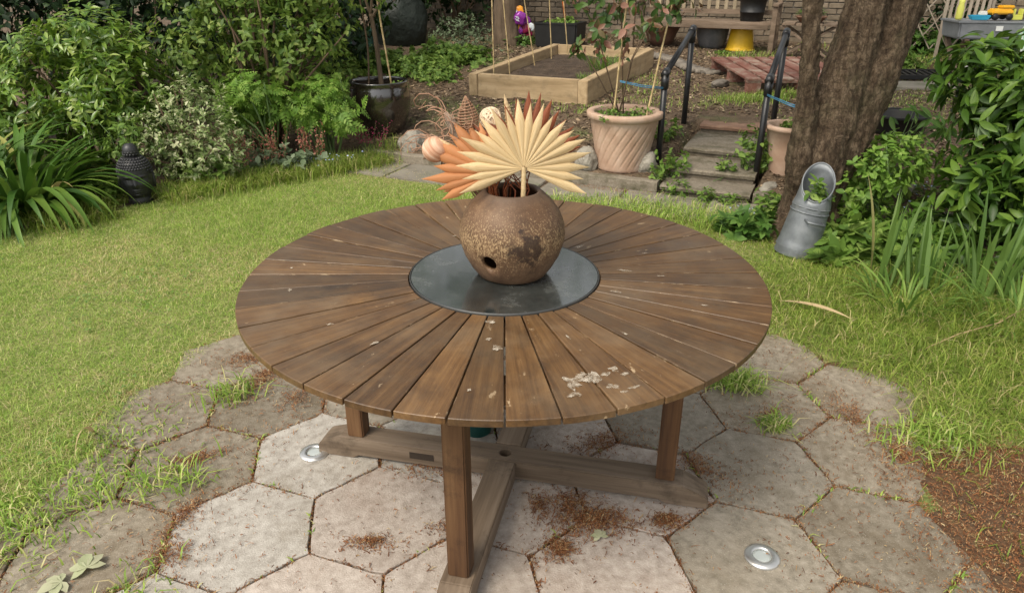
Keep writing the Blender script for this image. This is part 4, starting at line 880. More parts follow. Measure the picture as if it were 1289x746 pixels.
mb = MB(); n = 288; prof = pot_prof(.195, .262, .44, .026, .03, .05); fine_prof = []
for (a, b) in zip(prof[:-1], prof[1:]):
    for k in range(14 if abs(a[1] - b[1]) > .05 else 1): fine_prof.append((a[0] + (b[0] - a[0]) * k / 14, a[1] + (b[1] - a[1]) * k / 14) if abs(a[1] - b[1]) > .05 else a)
fine_prof.append(prof[-1])
mb.lathe(fine_prof, n)
for i, (x, y, z) in enumerate(mb.v):      # slanting shallow grooves on the body
    r_ = math.hypot(x, y)
    if .02 < z < .38 and r_ > .19:
        a = math.atan2(y, x) - z * 2.6; g = abs(math.sin(a * 11)); k = 1 - .035 * max(0, 1 - g * 2.6) * min(1, (z - .02) * 20, (.38 - z) * 20); mb.v[i] = (x * k, y * k, z)
mb.build('body', M['terra'], tp, True); potsoil(tp, .24, .39)
p2 = thing('terracotta_pot', 'terracotta pot half hidden behind the leaning tree trunk', 'plant pot', (2.06, 3.33, .13))
MB().lathe(pot_prof(.12, .175, .36, .02, .02, .035), 48).build('body', M['terra'], p2, True); potsoil(p2, .155, .31)
M['glaze'] = mat('black_brown_glaze', [(.3, (.008, .006, .005)), (.7, (.022, .016, .012))], scale=5, rough=.09, bump=.06, bscale=14, bdist=.006, spec=.9, coat=1)
bp_ = thing('glazed_pot', 'big shiny black glazed pot holding a slim young tree', 'plant pot', (-1.17, 4.72, .12))
MB().lathe([(0, 0), (.17, 0), (.19, .015), (.24, .12), (.272, .25), (.278, .34), (.268, .42), (.255, .455), (.262, .468), (.258, .478), (.24, .477), (.234, .46), (.24, .40)], 64).build('body', M['glaze'], bp_, True); potsoil(bp_, .236, .41)
M['blackpl'] = plain('black_plastic', (.014, .014, .014), .5, var=.3); M['dkterra'] = mat('dark_glazed_terracotta', [(.3, (.06, .04, .03)), (.7, (.13, .09, .07))], scale=8, rough=.5)
M['coppery'] = mat('brown_rim_pot', [(.3, (.14, .075, .05)), (.7, (.24, .13, .085))], scale=8, rough=.6); M['yellow'] = plain('yellow_plastic', (.72, .44, .02), .45, var=.08); M['bluegrey'] = mat('ribbed_grey_pot', [(.3, (.075, .08, .085)), (.7, (.14, .14, .14))], scale=10, rough=.5)
t = thing('bucket', 'upturned yellow bucket under the old bench', 'bucket', (3.05, 8.16, gz(3.05, 8.16) - .005))
MB().lathe([(.185, 0), (.185, .012), (.176, .014), (.172, .05), (.135, .30), (.132, .318), (.12, .326), (.0, .326)], 40).build('body', M['yellow'], t, True)
MB().lathe([(.187, .0), (.191, .006), (.187, .022), (.18, .022)], 40).build('rim', M['yellow'], t, True)
t = thing('glazed_pot', 'grey ribbed pot with brown rim under the old bench beside the yellow bucket', 'plant pot', (2.72, 8.36, gz(2.72, 8.36) - .005))
mb = MB(); mb.lathe([(0, 0), (.14, 0), (.17, .05), (.20, .14), (.21, .22), (.205, .26)], 48); mb.build('body', M['bluegrey'], t, True); MB().lathe([(.205, .26), (.228, .265), (.23, .29), (.215, .30), (.19, .295), (.18, .2), (.0, .18)], 48).build('rim', M['coppery'], t, True)
t = thing('glazed_pot', 'wide brown bowl under the dim end of the old bench', 'plant pot', (2.1, 8.72, gz(2.1, 8.72) - .005))
MB().lathe([(0, 0), (.13, 0), (.19, .1), (.24, .22), (.255, .23), (.255, .26), (.23, .265), (.21, .2), (0, .15)], 44).build('body', M['coppery'], t, True)
t = thing('tub', 'low round black rubber tub in the rough ground right of the trunk', 'tub', (3.16, 3.98, gz(3.16, 3.98) - .005))
MB().lathe([(0, 0), (.17, 0), (.185, .02), (.205, .13), (.228, .135), (.232, .15), (.222, .158), (.20, .15), (.178, .03), (0, .02)], 48).build('body', M['blackpl'], t, True)
MB().lathe([(.224, .149), (.235, .153), (.226, .162), (.212, .158)], 48).build('rim', M['blackpl'], t, True)
t = thing('planter', 'square black planter of small plants behind the raised bed', 'planter', (.70, 8.80, gz(.7, 8.8) - .01), GA)
mb = MB(); mb.box((0, 0, .16), (.60, .40, .32), None, 1.04); mb.build('body', M['blackpl'], t, bevel=.02); mb = MB()
for sx in (-1, 1): mb.box((sx * .30, 0, .315), (.035, .42, .03))
for sy in (-1, 1): mb.box((0, sy * .2, .3155), (.60, .035, .03))
mb.build('rim', M['blackpl'], t, bevel=.006)

# ------------------------------------------------------------------ coal scuttle
M['galv'] = mat('galvanised_steel', [(.3, (.13, .14, .15)), (.55, (.20, .215, .225)), (.8, (.29, .30, .31))], scale=11, rough=.55, metal=.55, bump=.15, bscale=40, dirt=((.22, .21, .19), 5, .55, .75))
t = thing('coal_scuttle', 'leaning galvanised coal scuttle planted with a small plant beside the trunk', 'coal scuttle', (1.70, 2.02, .0)); tilt = Matrix.Rotation(R(9), 4, 'Y') @ Matrix.Rotation(R(-3), 4, 'X')
n = 48; V = []; F = []; rows = 14
def sc_r(s): return .128 - .050 * min(1, s / .95)
for i in range(rows + 1):
    for j in range(n):
        a = 2 * math.pi * j / n; zt = .33 + .20 * (.5 + .5 * math.cos(a - R(70))) ** .9      # mouth cut on the slant, high lip at the back
        s = i / rows; z = zt * s; r_ = sc_r(z / .55) + (.006 if abs(z - .05) < .012 or abs(z - .30) < .012 else 0); V.append((r_ * math.cos(a), r_ * math.sin(a), z))
k = len(V); V += [(v[0] * .96, v[1] * .96, v[2]) for v in V]
for i in range(rows):
    for j in range(n):
        a, b, c_, d_ = i * n + j, i * n + (j + 1) % n, (i + 1) * n + (j + 1) % n, (i + 1) * n + j; F += [(a, b, c_, d_), (k + d_, k + c_, k + b, k + a)]
for j in range(n): a = rows * n + j; b = rows * n + (j + 1) % n; F.append((a, b, k + b, k + a))
o = link_mesh('body', quads('body', np.array(V), np.array(F)), M['galv'], t, True); o.matrix_local = tilt
for z, r_ in ((.045, .1245), (.26, .105), (.29, .102)):
    o = MB().tube([(r_ * math.cos(a), r_ * math.sin(a), z) for a in np.linspace(0, 2 * math.pi, 41)], .005, 6, False).build('bead', M['galv'], t, True); o.matrix_local = tilt
mb = MB()
mb.tube([((sc_r(z / .55) + .0) * math.cos(a), sc_r(z / .55) * math.sin(a), z) for a, z in [(2 * math.pi * j / 48, .33 + .20 * (.5 + .5 * math.cos(2 * math.pi * j / 48 - R(70))) ** .9) for j in range(49)]], .005, 6, False)
o = mb.build('lip', M['galv'], t, True); o.matrix_local = tilt
mb = MB(); mb.tube([(-.05, -.09, .225), (-.05, -.138, .222), (.045, -.138, .214), (.045, -.09, .216)], .008, 7); o = mb.build('handle', M['galv'], t, True); o.matrix_local = tilt
o = potsoil(t, .095, .30); o.matrix_local = tilt

# ------------------------------------------------------------------ handrails
M['rail'] = plain('black_painted_steel', (.016, .016, .017), .38, var=.25, spec=.5)
for lab, (ua, va, za0, za1), (ub, vb, zb0, zb1) in [('black tubular handrail on the terracotta pot side of the steps', (-.405, 3.77, .02, .785), (-.40, 4.63, .20, 1.03)), ('black tubular handrail on the tree side of the steps', (.335, 3.77, .02, .785), (.335, 4.63, .20, 1.03))]:
    A = Vector((*XY(ua, va), 0)); B = Vector((*XY(ub, vb), 0)); t = thing('handrail', lab, 'handrail', (A.x, A.y, 0), 0, 'handrails of the garden steps')
    b = B - A; e = Vector((0, 0, 0)); lean = Vector((-.03, 0, 0))
    MB().tube([Vector((0, 0, za0)), Vector((.0, 0, za1))], .0235, 16).build('post', M['rail'], t, True)
    MB().tube([b + Vector((0, 0, zb0)), b + Vector((0, 0, zb1))], .0235, 16).build('post', M['rail'], t, True)
    r0 = Vector((0, 0, za1 + .02)); r1 = b + Vector((0, 0, zb1 + .02)); d = (r1 - r0).normalized()
    MB().tube([r0, r1], .0225, 16).build('rail', M['rail'], t, True)
    MB().tube([r0 - d * .03, r0 + d * .045], .030, 16).tube([Vector((0, 0, za1 - .09)), Vector((0, 0, za1 + .01))], .0295, 16).build('elbow_joint', M['rail'], t, True)
    MB().tube([r1 - d * .05, r1 + d * .03], .030, 16).tube([b + Vector((0, 0, zb1 - .08)), b + Vector((0, 0, zb1 + .01))], .0295, 16).build('elbow_joint', M['rail'], t, True)
M['twine'] = plain('blue_twine', (.06, .22, .36), .7)
def twine(lab, a, b, n=2):
    a, b = Vector(a), Vector(b); t = thing('twine', lab, 'twine', a)
    for k in range(n): MB().tube([Vector((0, 0, .008 * k)), (b - a) / 2 + Vector((0, 0, -.012 + .012 * k)), b - a + Vector((0, 0, .008 * k))], .0035, 6).build('strand', M['twine'], t, True)
p = XY(-.405, 3.745); twine('blue twine tied from the left handrail to the pot canes', (.82, 3.55, .755), (p[0], p[1], .70))
p = XY(.335, 3.745); twine('blue twine tied from the right handrail to the trunk', (p[0], p[1], .70), (1.93, 2.62, .70))

# ------------------------------------------------------------------ stones
M['stone'] = mat('grey_rubble_stone', [(.3, (.16, .145, .115)), (.55, (.29, .265, .22)), (.8, (.42, .39, .34))], scale=9, rough=.92, bump=.7, bscale=30, bdist=.02, dirt=((.12, .11, .06), 4, .52, .7))
for (x, y, z, d, sd_, lab) in [(-.83, 4.28, .13, (.15, .12, .11), 1, 'rough grey stone on the kerb beside the black glazed pot'), (.60, 3.60, .15, (.10, .09, .115), 2, 'upright rough grey stone just left of the terracotta pot'), (1.055, 3.50, .15, (.085, .075, .105), 3, 'brown grey stone leaning against the terracotta pot by the handrail'),
                               (1.87, 3.08, .09, (.11, .06, .035), 4, 'flat pale stone slab lying on the kerb right of the steps'), (2.72, 3.0, .10, (.19, .14, .12), 5, 'big lichened stone among blue flowers right of the trunk'), (-.62, 4.12, .03, (.08, .06, .05), 6, 'small stone in front of the kerb by the larger grey one'), (2.55, 3.5, .2, (.12, .1, .07), 7, 'low stone between the tub and the trunk')]:
    o = link_mesh('stone', rock_mesh('stone', d, sd_), M['stone'], None, False); o.location = (x, y, z); o.rotation_euler = (0, 0, sd_); tag(o, lab, 'stone', 'loose stones along the kerb')

# ------------------------------------------------------------------ pallet
M['palletw'] = mat('red_stained_pallet', [(.3, (.13, .045, .03)), (.52, (.20, .085, .06)), (.75, (.30, .20, .15))], scale=10, stretch=(1, .15, 1), rough=.85, bump=.4, rand=.18, dirt=((.33, .28, .22), 6, .5, .68))
t = thing('pallet', 'weathered red stained wooden pallet lying on the upper ground', 'pallet', (2.89, 6.08, gz(2.89, 6.08)), R(2)); t.rotation_euler = (R(2.4), 0, R(2))
for k, xx in enumerate((-.50, -.335, -.17, 0, .17, .335, .50)): MB().box((xx, 0, .138), (.125 if k % 2 else .14, 1.32, .02)).build('top_board', M['palletw'], t, bevel=.003)
for yy in (-.6, 0, .6):
    MB().box((0, yy, .1165), (1.13, .10, .02)).build('bearer_board', M['palletw'], t, bevel=.003); MB().box((0, yy, .010), (1.13, .10, .02)).build('bottom_board', M['palletw'], t, bevel=.003)
    for xx in (-.49, 0, .49): MB().box((xx, yy, .063), (.13, .10, .084)).build('block', M['palletw'], t, bevel=.003)
# log roll edging
M['log'] = mat('grey_log_edging', [(.3, (.10, .085, .065)), (.7, (.24, .21, .175))], scale=14, rough=.9, rand=.2)
a = Vector((1.78, 7.75, 0)); b = Vector((2.28, 6.45, 0)); t = thing('log_edging', 'strip of short grey log edging lying between raised bed and pallet', 'edging', (a.x, a.y, gz(a.x, a.y)))
n = 20
for k in range(n):
    q = a.lerp(b, k / (n - 1)) + Vector((.06 * math.sin(k * .33), 0, 0)); z = gz(q.x, q.y) - gz(a.x, a.y); mb = MB(); mb.tube([Vector((q.x - a.x - .08, q.y - a.y, z + .022)), Vector((q.x - a.x + .08, q.y - a.y + .02, z + .035))], .027, 10); mb.build('log', M['log'], t, True)
o = link_mesh('stone', rock_mesh('stone', (.13, .05, .05), 8), M['log'], None); o.location = (2.2, 5.85, gz(2.2, 5.85) + .03); o.rotation_euler = (0, 0, .6); tag(o, 'short grey log offcut lying at the corner of the pallet', 'log'); o.name = 'log_offcut'

# ------------------------------------------------------------------ bench with black pot, folding table
M['oldwood'] = mat('grey_brown_bench_wood', [(.3, (.10, .07, .045)), (.55, (.18, .13, .09)), (.78, (.27, .205, .15))], scale=14, stretch=(.15, 1, 1), rough=.85, bump=.4, rand=.15)
M['oldwoodp'] = mat('pale_bench_slat_wood', [(.3, (.24, .19, .12)), (.7, (.38, .31, .21))], scale=14, stretch=(1, 1, .15), rough=.85, bump=.4, rand=.15)
bx, by = XY(-1.02, 8.62); t = thing('garden_bench', 'old grey slatted wooden bench against the brick wall', 'bench', (bx, by, gz(bx, by)), GA)
W = 1.75
for k in range(3): MB().box((0, -.19 + .15 * k, .355), (W, .135, .03)).build('seat_slat', M['oldwood'], t, bevel=.004)
MB().box((0, -.262, .315), (W - .06, .03, .06)).build('seat_rail', M['oldwood'], t, bevel=.004)
for sx in (-1, 1):
    MB().box((sx * (W / 2 + .03), -.25, .28), (.06, .06, .56)).build('leg', M['oldwood'], t, bevel=.004); MB().box((sx * (W / 2 + .03), .24, .42), (.06, .06, .84)).build('leg', M['oldwood'], t, bevel=.004)
    MB().box((sx * (W / 2 + .03), -.03, .575), (.075, .56, .03)).build('armrest', M['oldwood'], t, bevel=.004)
for z in (.46, .82): MB().box((0, .235, z), (W, .04, .06)).build('back_rail', M['oldwood'], t, bevel=.004)
for k in range(15): MB().box((-W / 2 + .09 + k * (W - .18) / 14, .235, .64), (.045, .018, .30)).build('back_slat', M['oldwoodp'], t, bevel=.002)
q = XY(-.42, 8.60); t = thing('plant_pot', 'tall black plastic pot standing on the end of the bench seat', 'plant pot', (q[0], q[1], gz(bx, by) + .371))
mb = MB(); mb.lathe([(0, 0), (.135, 0), (.14, .01), (.15, .1), (.154, .1), (.155, .115), (.151, .118), (.168, .28), (.176, .28), (.178, .31), (.165, .31), (.155, .25), (0, .24)], 40); mb.build('body', M['blackpl'], t, True)
def xtable(lab, loc, rz, w_, d_, h, wood, nleg=.5):
    t = thing('folding_table', lab, 'table', loc, rz)
    for k in range(4): MB().box((0, -d_ / 2 + d_ * (k + .5) / 4, h - .012), (w_, d_ / 4 - .012, .022)).build('top_slat', wood, t, bevel=.003)
    for sx in (-1, 1):
        xx = sx * (w_ / 2 - .05)
        MB().bar((xx, -d_ / 2, .01), (xx, d_ / 2, h - .026), .025, .045, (1, 0, 0)).build('leg', wood, t, bevel=.003); MB().bar((xx - sx * .03, d_ / 2, .01), (xx - sx * .03, -d_ / 2, h - .026), .025, .045, (1, 0, 0)).build('leg', wood, t, bevel=.003)
    return t
q = XY(.32, 8.2); ft = xtable('small folding wooden table of crossed legs right of the bench', (*q, gz(*q)), GA + R(90), .46, .62, .42, M['oldwood'])
t = thing('seed_tray', 'terracotta bowl of seedlings with sticks on the crossed leg table', 'plant pot', (q[0], q[1], gz(*q) + .422))
MB().lathe([(0, 0), (.12, 0), (.17, .06), (.18, .06), (.18, .075), (.165, .075), (.15, .05), (0, .045)], 32).build('body', M['coppery'], t, True)
for k in range(3): MB().tube([(-.08 + .08 * k, .02 * k, .04), (-.10 + .10 * k, .03, .55)], .005, 6).build('stick', M['bamboo'], t, True)
M['white'] = plain('white_plastic', (.72, .72, .69), .5, var=.06)
mb = MB(); mb.box((.115, .0, .40), (.075, .004, .11), Matrix.Rotation(R(18), 3, 'Y')); mb.build('tag', M['white'], t)
M['leaf_mid'] = leafmat('mid_green_leaf', [(0, (.05, .12, .018)), (.6, (.10, .21, .035)), (1, (.17, .29, .06))])
lp = unit(60); lp[:, 2] = np.abs(lp[:, 2]); o = link_mesh('leaves', scatter('leaves', leaf_t(3, .5), lp * [.14, .14, .06] + [0, 0, .08], lp + [0, 0, .3], lp * .3 + [0, 0, 1.], rng.uniform(.05, .09, 60)), M['leaf_mid'], t, True); o['kind'] = 'stuff'

# ------------------------------------------------------------------ leaning tree
def bark():
    m, n, new, link = _mat('cherry_bark')
    tc = new('ShaderNodeTexCoord')
    def nz(s, st, d=6, r=.65):
        mp = new('ShaderNodeMapping'); mp.inputs['Scale'].default_value = st; link(tc.outputs['Object'], mp.inputs[0])
        t = new('ShaderNodeTexNoise'); t.inputs['Scale'].default_value = s; t.inputs['Detail'].default_value = d; t.inputs['Roughness'].default_value = r; link(mp.outputs[0], t.inputs['Vector']); return t.outputs[0]
    a = nz(24, (1, 1, .32), 11, .78); b = nz(11, (.5, .5, 3.6), 8, .75); big = nz(3, (1, 1, 1), 5)
    cr = ramp(new, [(.34, (.035, .022, .013)), (.47, (.105, .072, .045)), (.57, (.20, .145, .095)), (.72, (.36, .27, .185))]); link(a, cr.inputs[0])
    mr = new('ShaderNodeMapRange'); mr.inputs[1].default_value = .60; mr.inputs[2].default_value = .68; mr.inputs[4].default_value = .75; link(b, mr.inputs[0])
    mx = new('ShaderNodeMixRGB'); mx.inputs[2].default_value = (.34, .25, .17, 1); link(mr.outputs[0], mx.inputs[0]); link(cr.outputs[0], mx.inputs[1])
    m3 = new('ShaderNodeMapRange'); m3.inputs[1].default_value = .52; m3.inputs[2].default_value = .7; m3.inputs[4].default_value = .5; link(big, m3.inputs[0])
    mx2 = new('ShaderNodeMixRGB'); mx2.inputs[2].default_value = (.12, .115, .06, 1); link(m3.outputs[0], mx2.inputs[0]); link(mx.outputs[0], mx2.inputs[1])
    wv = new('ShaderNodeVectorMath'); wv.operation = 'MULTIPLY_ADD'; wv.inputs[1].default_value = (.22, .22, .22); wn = new('ShaderNodeTexNoise'); wn.inputs['Scale'].default_value = 9; wn.inputs['Detail'].default_value = 4; link(tc.outputs['Object'], wn.inputs['Vector']); link(wn.outputs['Color'], wv.inputs[0]); link(tc.outputs['Object'], wv.inputs[2])
    vm = new('ShaderNodeMapping'); vm.inputs['Scale'].default_value = (1, 1, .33); vm.inputs['Rotation'].default_value = (0, R(-12), 0); link(wv.outputs[0], vm.inputs[0])
    vo = new('ShaderNodeTexVoronoi'); vo.feature = 'DISTANCE_TO_EDGE'; vo.inputs['Scale'].default_value = 24; link(vm.outputs[0], vo.inputs['Vector'])
    vr = new('ShaderNodeMapRange'); vr.inputs[1].default_value = .015; vr.inputs[2].default_value = .12; vr.inputs[3].default_value = .5; vr.inputs[4].default_value = 0; link(vo.outputs['Distance'], vr.inputs[0])
    mx3 = new('ShaderNodeMixRGB'); mx3.inputs[2].default_value = (.022, .014, .009, 1); link(vr.outputs[0], mx3.inputs[0]); link(mx2.outputs[0], mx3.inputs[1]); mx2 = mx3
    p = new('ShaderNodeBsdfPrincipled'); p.inputs['Roughness'].default_value = .9; p.inputs['Specular IOR Level'].default_value = .2; link(mx2.outputs[0], p.inputs['Base Color'])
    bp3 = new('ShaderNodeBump'); bp3.inputs['Strength'].default_value = .5; bp3.inputs['Distance'].default_value = .02; link(vo.outputs['Distance'], bp3.inputs['Height'])
    bp = new('ShaderNodeBump'); bp.inputs['Strength'].default_value = 1; bp.inputs['Distance'].default_value = .045; link(a, bp.inputs['Height']); link(bp3.outputs[0], bp.inputs['Normal'])
    bp2 = new('ShaderNodeBump'); bp2.inputs['Strength'].default_value = .7; bp2.inputs['Distance'].default_value = .02; link(b, bp2.inputs['Height']); link(bp.outputs[0], bp2.inputs['Normal']); link(bp2.outputs[0], p.inputs['Normal'])
    o = new('ShaderNodeOutputMaterial'); link(p.outputs[0], o.inputs[0]); return m
M['bark'] = bark()
def trunk_mesh(name, tubes, voxel=.022, amp=.02):
    mb = MB()
    for pts, rad in tubes: mb.tube(pts, rad, 14)
    o = mb.build('tmp', None); md = o.modifiers.new('r', 'REMESH'); md.mode = 'VOXEL'; md.voxel_size = voxel; me = evaluated(o, name); bpy.data.objects.remove(o)
    me.materials.clear(); n = len(me.vertices); co = np.empty(n * 3, np.float32); no = np.empty(n * 3, np.float32); me.vertices.foreach_get('co', co); me.vertex_normals.foreach_get('vector', no)
    co = co.reshape(-1, 3); no = no.reshape(-1, 3)
    k = np.array([amp * noise.noise((x * 3, y * 3, z * 1.5)) + amp * .55 * noise.noise((x * 11, y * 11, z * 5)) + amp * .45 * abs(noise.noise((x * 16, y * 16, z * 26))) - amp * .5 * abs(noise.noise((x * 22, y * 22, z * 6))) for x, y, z in co])
    me.vertices.foreach_set('co', (co + no * k[:, None]).ravel()); me.update(); return me
def spline(pts, n=8):
    out = []
    P = [Vector(p) for p in pts]
    for i in range(len(P) - 1):
        p0, p1, p2, p3 = P[max(i - 1, 0)], P[i], P[i + 1], P[min(i + 2, len(P) - 1)]
        for k in range(n):
            t = k / n; out.append(.5 * ((2 * p1) + (p2 - p0) * t + (2 * p0 - 5 * p1 + 4 * p2 - p3) * t * t + (3 * p1 - p0 - 3 * p2 + p3) * t ** 3))
    out.append(P[-1]); return out
def rads(r, n=8): return list(np.interp(np.linspace(0, len(r) - 1, (len(r) - 1) * n + 1), range(len(r)), r))
TB = Vector((1.84, 2.38, 0))
s1 = [(1.83, 2.38, -.08), (1.845, 2.38, .12), (1.90, 2.38, .45), (1.955, 2.42, .9), (2.03, 2.46, 1.38), (2.08, 2.5, 1.9), (2.0, 2.7, 2.6), (1.8, 3.0, 3.4)]
s2 = [(1.87, 2.40, -.08), (1.91, 2.40, .15), (2.03, 2.44, .5), (2.16, 2.50, .95), (2.27, 2.56, 1.38), (2.4, 2.6, 1.9), (2.7, 2.65, 2.6), (3.1, 2.8, 3.3)]
s3 = [(1.80, 2.37, .10), (1.765, 2.33, .45), (1.735, 2.31, .75), (1.695, 2.29, 1.05), (1.648, 2.28, 1.4), (1.60, 2.42, 2.0), (1.35, 2.6, 2.8)]
r1 = [.165, .155, .165, .135, .122, .11, .09, .05]; r2 = [.12, .12, .15, .145, .13, .115, .09, .05]; r3 = [.09, .085, .060, .046, .045, .042, .03]
tree = thing('tree', 'thick leaning tree trunk forking into stems at the right of the steps', 'tree', TB)
def rel(pts): return [Vector(p) - TB for p in pts]
roots = [([(.0, 0, .16), (-.15, -.06, .03), (-.30, -.1, -.06)], [.12, .08, .04]), ([(.05, 0, .16), (.22, -.05, .02), (.36, -.06, -.07)], [.12, .08, .04]), ([(0, 0, .16), (.03, -.17, .02), (.05, -.3, -.07)], [.12, .08, .04])]
br = [([(1.8, 3.0, 3.4), (1.3, 3.4, 4.1), (.8, 3.7, 4.6)], [.05, .04, .02]), ([(1.95, 2.8, 2.9), (2.2, 3.4, 3.8), (2.3, 3.8, 4.5)], [.06, .04, .02]), ([(2.7, 2.6, 2.6), (2.9, 2.1, 3.4), (3.2, 1.7, 4.0)], [.06, .04, .02]), ([(3.1, 2.8, 3.3), (3.6, 3.2, 4.0), (3.9, 3.5, 4.4)], [.05, .03, .015]), ([(1.35, 2.6, 2.8), (.9, 2.4, 3.4), (.6, 2.3, 3.9)], [.03, .03, .015])]
me = trunk_mesh('trunk', [(spline(rel(s)), rads(r)) for s, r in ((s1, r1), (s2, r2), (s3, r3))] + [(spline(rel(s)), rads(r)) for s, r in br] + [(spline(s), rads(r)) for s, r in roots], .0135, .028)
link_mesh('trunk', me, M['bark'], tree, True)
M['leaf_crown'] = leafmat('tree_leaf', [(0, (.04, .09, .015)), (.6, (.08, .16, .03)), (1, (.14, .24, .05))])
def crown(root, blobs, n, T, size, m):
    B = np.array(blobs, float); k = rng.choice(len(B), n, p=(B[:, 3] ** 2) / (B[:, 3] ** 2).sum()); d = unit(n); P = B[k, :3] + d * B[k, 3:6] * (rng.random((n, 1)) ** .4); Yd = d + rng.normal(size=(n, 3)) * .6 + [0, 0, -.3]
    o = link_mesh('crown', scatter('crown', T, P, Yd, d * .3 + rng.normal(size=(n, 3)) * .4 + [0, 0, 1], rng.uniform(.7, 1.3, n) * size), m, root, True); o['kind'] = 'stuff'; return o
cb = [(rng.uniform(-1.2, 2.4), rng.uniform(-.3, 2.2), rng.uniform(3.0, 4.6), .75, .75, .45) for _ in range(16)]
crown(tree, cb, 5200, leaf_t(2, .5, .45, .1, .2), .13, M['leaf_crown'])
# trees standing beyond the wall
M['barkfar'] = plain('far_bark', (.12, .085, .055), .95, var=.35, bump=.8, scale=20, stretch=(1, 1, .2))
for i, (x, y, h, cr_, lab) in enumerate([(-4.5, 13.5, 6.4, 1.8, 'tall leafy tree beyond the wall at the hedge side'), (1.6, 15.8, 5.6, 1.4, 'leafy tree beyond the middle of the brick wall'), (7.2, 13.0, 6.4, 1.8, 'tall leafy tree beyond the wall behind the trellis')]):
    t = thing('tree', lab, 'tree', (x, y, .5), 0, 'trees beyond the garden wall'); MB().tube([(0, 0, 0), (.1, 0, h * .4), (0, .1, h * .75)], [.22, .17, .06], 10).build('trunk', M['barkfar'], t, True)
    crown(t, [(rng.normal() * cr_ * .5, rng.normal() * cr_ * .4, h * .62 + rng.normal() * h * .14, cr_ * .5, cr_ * .5, cr_ * .42) for _ in range(9)], 1300, leaf_t(2, .55, .45, .1, .2), .28, M['leaf_crown'])
q = (-.05, 9.05); t = thing('tree', 'broad brown trunk standing close before the brick wall near the foil windmill', 'tree', (*q, gz(*q) - .05))
me = trunk_mesh('trunk', [(spline([(0, 0, 0), (0, 0, .5), (.03, .02, 1.4), (.0, .1, 3), (.2, .2, 4)]), rads([.23, .19, .175, .14, .08]))], .03, .02); link_mesh('trunk', me, M['barkfar'], t, True)
crown(t, [(rng.normal() * .9, rng.normal() * .7, 3.9 + rng.normal() * .5, .8, .8, .5) for _ in range(9)], 2200, leaf_t(2, .5, .45, .1, .2), .16, M['leaf_crown'])

# ------------------------------------------------------------------ far corner: trellis, chair, trough table
M['lattice'] = plain('grey_lattice_wood', (.30, .255, .20), .85, rand=.15)
tx, ty = 4.90, 7.35; t = thing('trellis', 'grey expanding diamond trellis standing before climbers near the slatted chair', 'trellis', (tx, ty, gz(tx, ty)), GA)
for sg in (-1, 1):
    for k in range(-3, 9):
        x0 = -1.0 + k * .2; a = Vector((x0, .012 * sg, .1)); b = Vector((x0 + sg * .75, .012 * sg, 1.25)) if sg > 0 else Vector((x0 + sg * .75, .012 * sg, 1.25))
        def clip(p, q_):   # keep inside the panel width
            out = [p, q_]
            for e in range(2):
                for lim in (-.75, .75):
                    if (out[e].x - lim) * (1 if lim > 0 else -1) > 0:
                        dd = out[1 - e].x - out[e].x
                        if abs(dd) < 1e-6 or (out[1 - e].x - lim) * (1 if lim > 0 else -1) > 0: return None
                        out[e] = out[e].lerp(out[1 - e], (lim - out[e].x) / dd)
            return out
        ab = clip(a, b)
        if ab and (ab[0] - ab[1]).length > .15: MB().bar(ab[0], ab[1], .012, .028, (0, 1, 0)).build('slat', M['lattice'], t)
for xx in (-.72, .72): MB().box((xx, .045, .62), (.035, .035, 1.26)).build('post', M['lattice'], t, bevel=.003)
cx_, cy_ = 5.28, 6.8; t = thing('folding_chair', 'grey slatted folding garden chair behind the toy trough', 'chair', (cx_, cy_, gz(cx_, cy_)), R(-8))
for k in range(7): MB().box((-.20 + k * .067, .22, .66), (.034, .015, .50)).build('back_slat', M['lattice'], t, bevel=.002)
for z in (.42, .90): MB().box((0, .235, z), (.47, .016, .05)).build('back_rail', M['lattice'], t, bevel=.002)
for k in range(5): MB().box((0, -.18 + .085 * k, .425), (.44, .06, .018)).build('seat_slat', M['lattice'], t, bevel=.002)
for sx in (-1, 1):
    MB().bar((sx * .225, -.26, .0), (sx * .225, .20, .405), .022, .035, (1, 0, 0)).build('leg', M['lattice'], t, bevel=.002); MB().bar((sx * .25, .24, .0), (sx * .25, .24, .93), .022, .035, (1, 0, 0)).build('leg', M['lattice'], t, bevel=.002)
tx, ty = 5.12, 6.3; M['troughg'] = mat('grey_plastic_trough', [(.3, (.17, .18, .19)), (.7, (.26, .27, .28))], scale=6, rough=.5)
t = thing('trough_table', 'grey plastic play trough on crossed wooden legs', 'play table', (tx, ty, gz(tx, ty)), R(-6))
mb = MB(); mb.box((0, 0, .45), (.72, .42, .17), None, 1.05); mb.build('trough', M['troughg'], t, bevel=.015); mb = MB()
mb.box((0, -.215, .535), (.80, .03, .022)); mb.box((0, .215, .535), (.80, .03, .022)); mb.box((-.385, 0, .535), (.03, .40, .022)); mb.box((.385, 0, .535), (.03, .40, .022)); mb.build('rim', M['troughg'], t, bevel=.005)
for sx in (-1, 1):
    MB().bar((sx * .30, -.22, .0), (sx * .30, .20, .365), .035, .05, (1, 0, 0)).build('leg', M['oldwood'], t, bevel=.003); MB().bar((sx * .262, .24, .0), (sx * .262, -.20, .365), .035, .05, (1, 0, 0)).build('leg', M['oldwood'], t, bevel=.003)
mb = MB(); mb.box((.02, -.2245, .475), (.07, .002, .05), Matrix.Rotation(R(-4), 3, 'X')); mb.build('sticker', M['white'], t)
M['toyy'] = plain('toy_yellow', (.80, .42, .02), .45, var=.05); M['toyl'] = plain('toy_lime', (.62, .62, .12), .45, var=.05); M['toyb'] = plain('toy_blue', (.04, .36, .55), .45, var=.05); M['toyw'] = plain('toy_white', (.7, .68, .62), .5, var=.1)
zt = gz(tx, ty) + .545
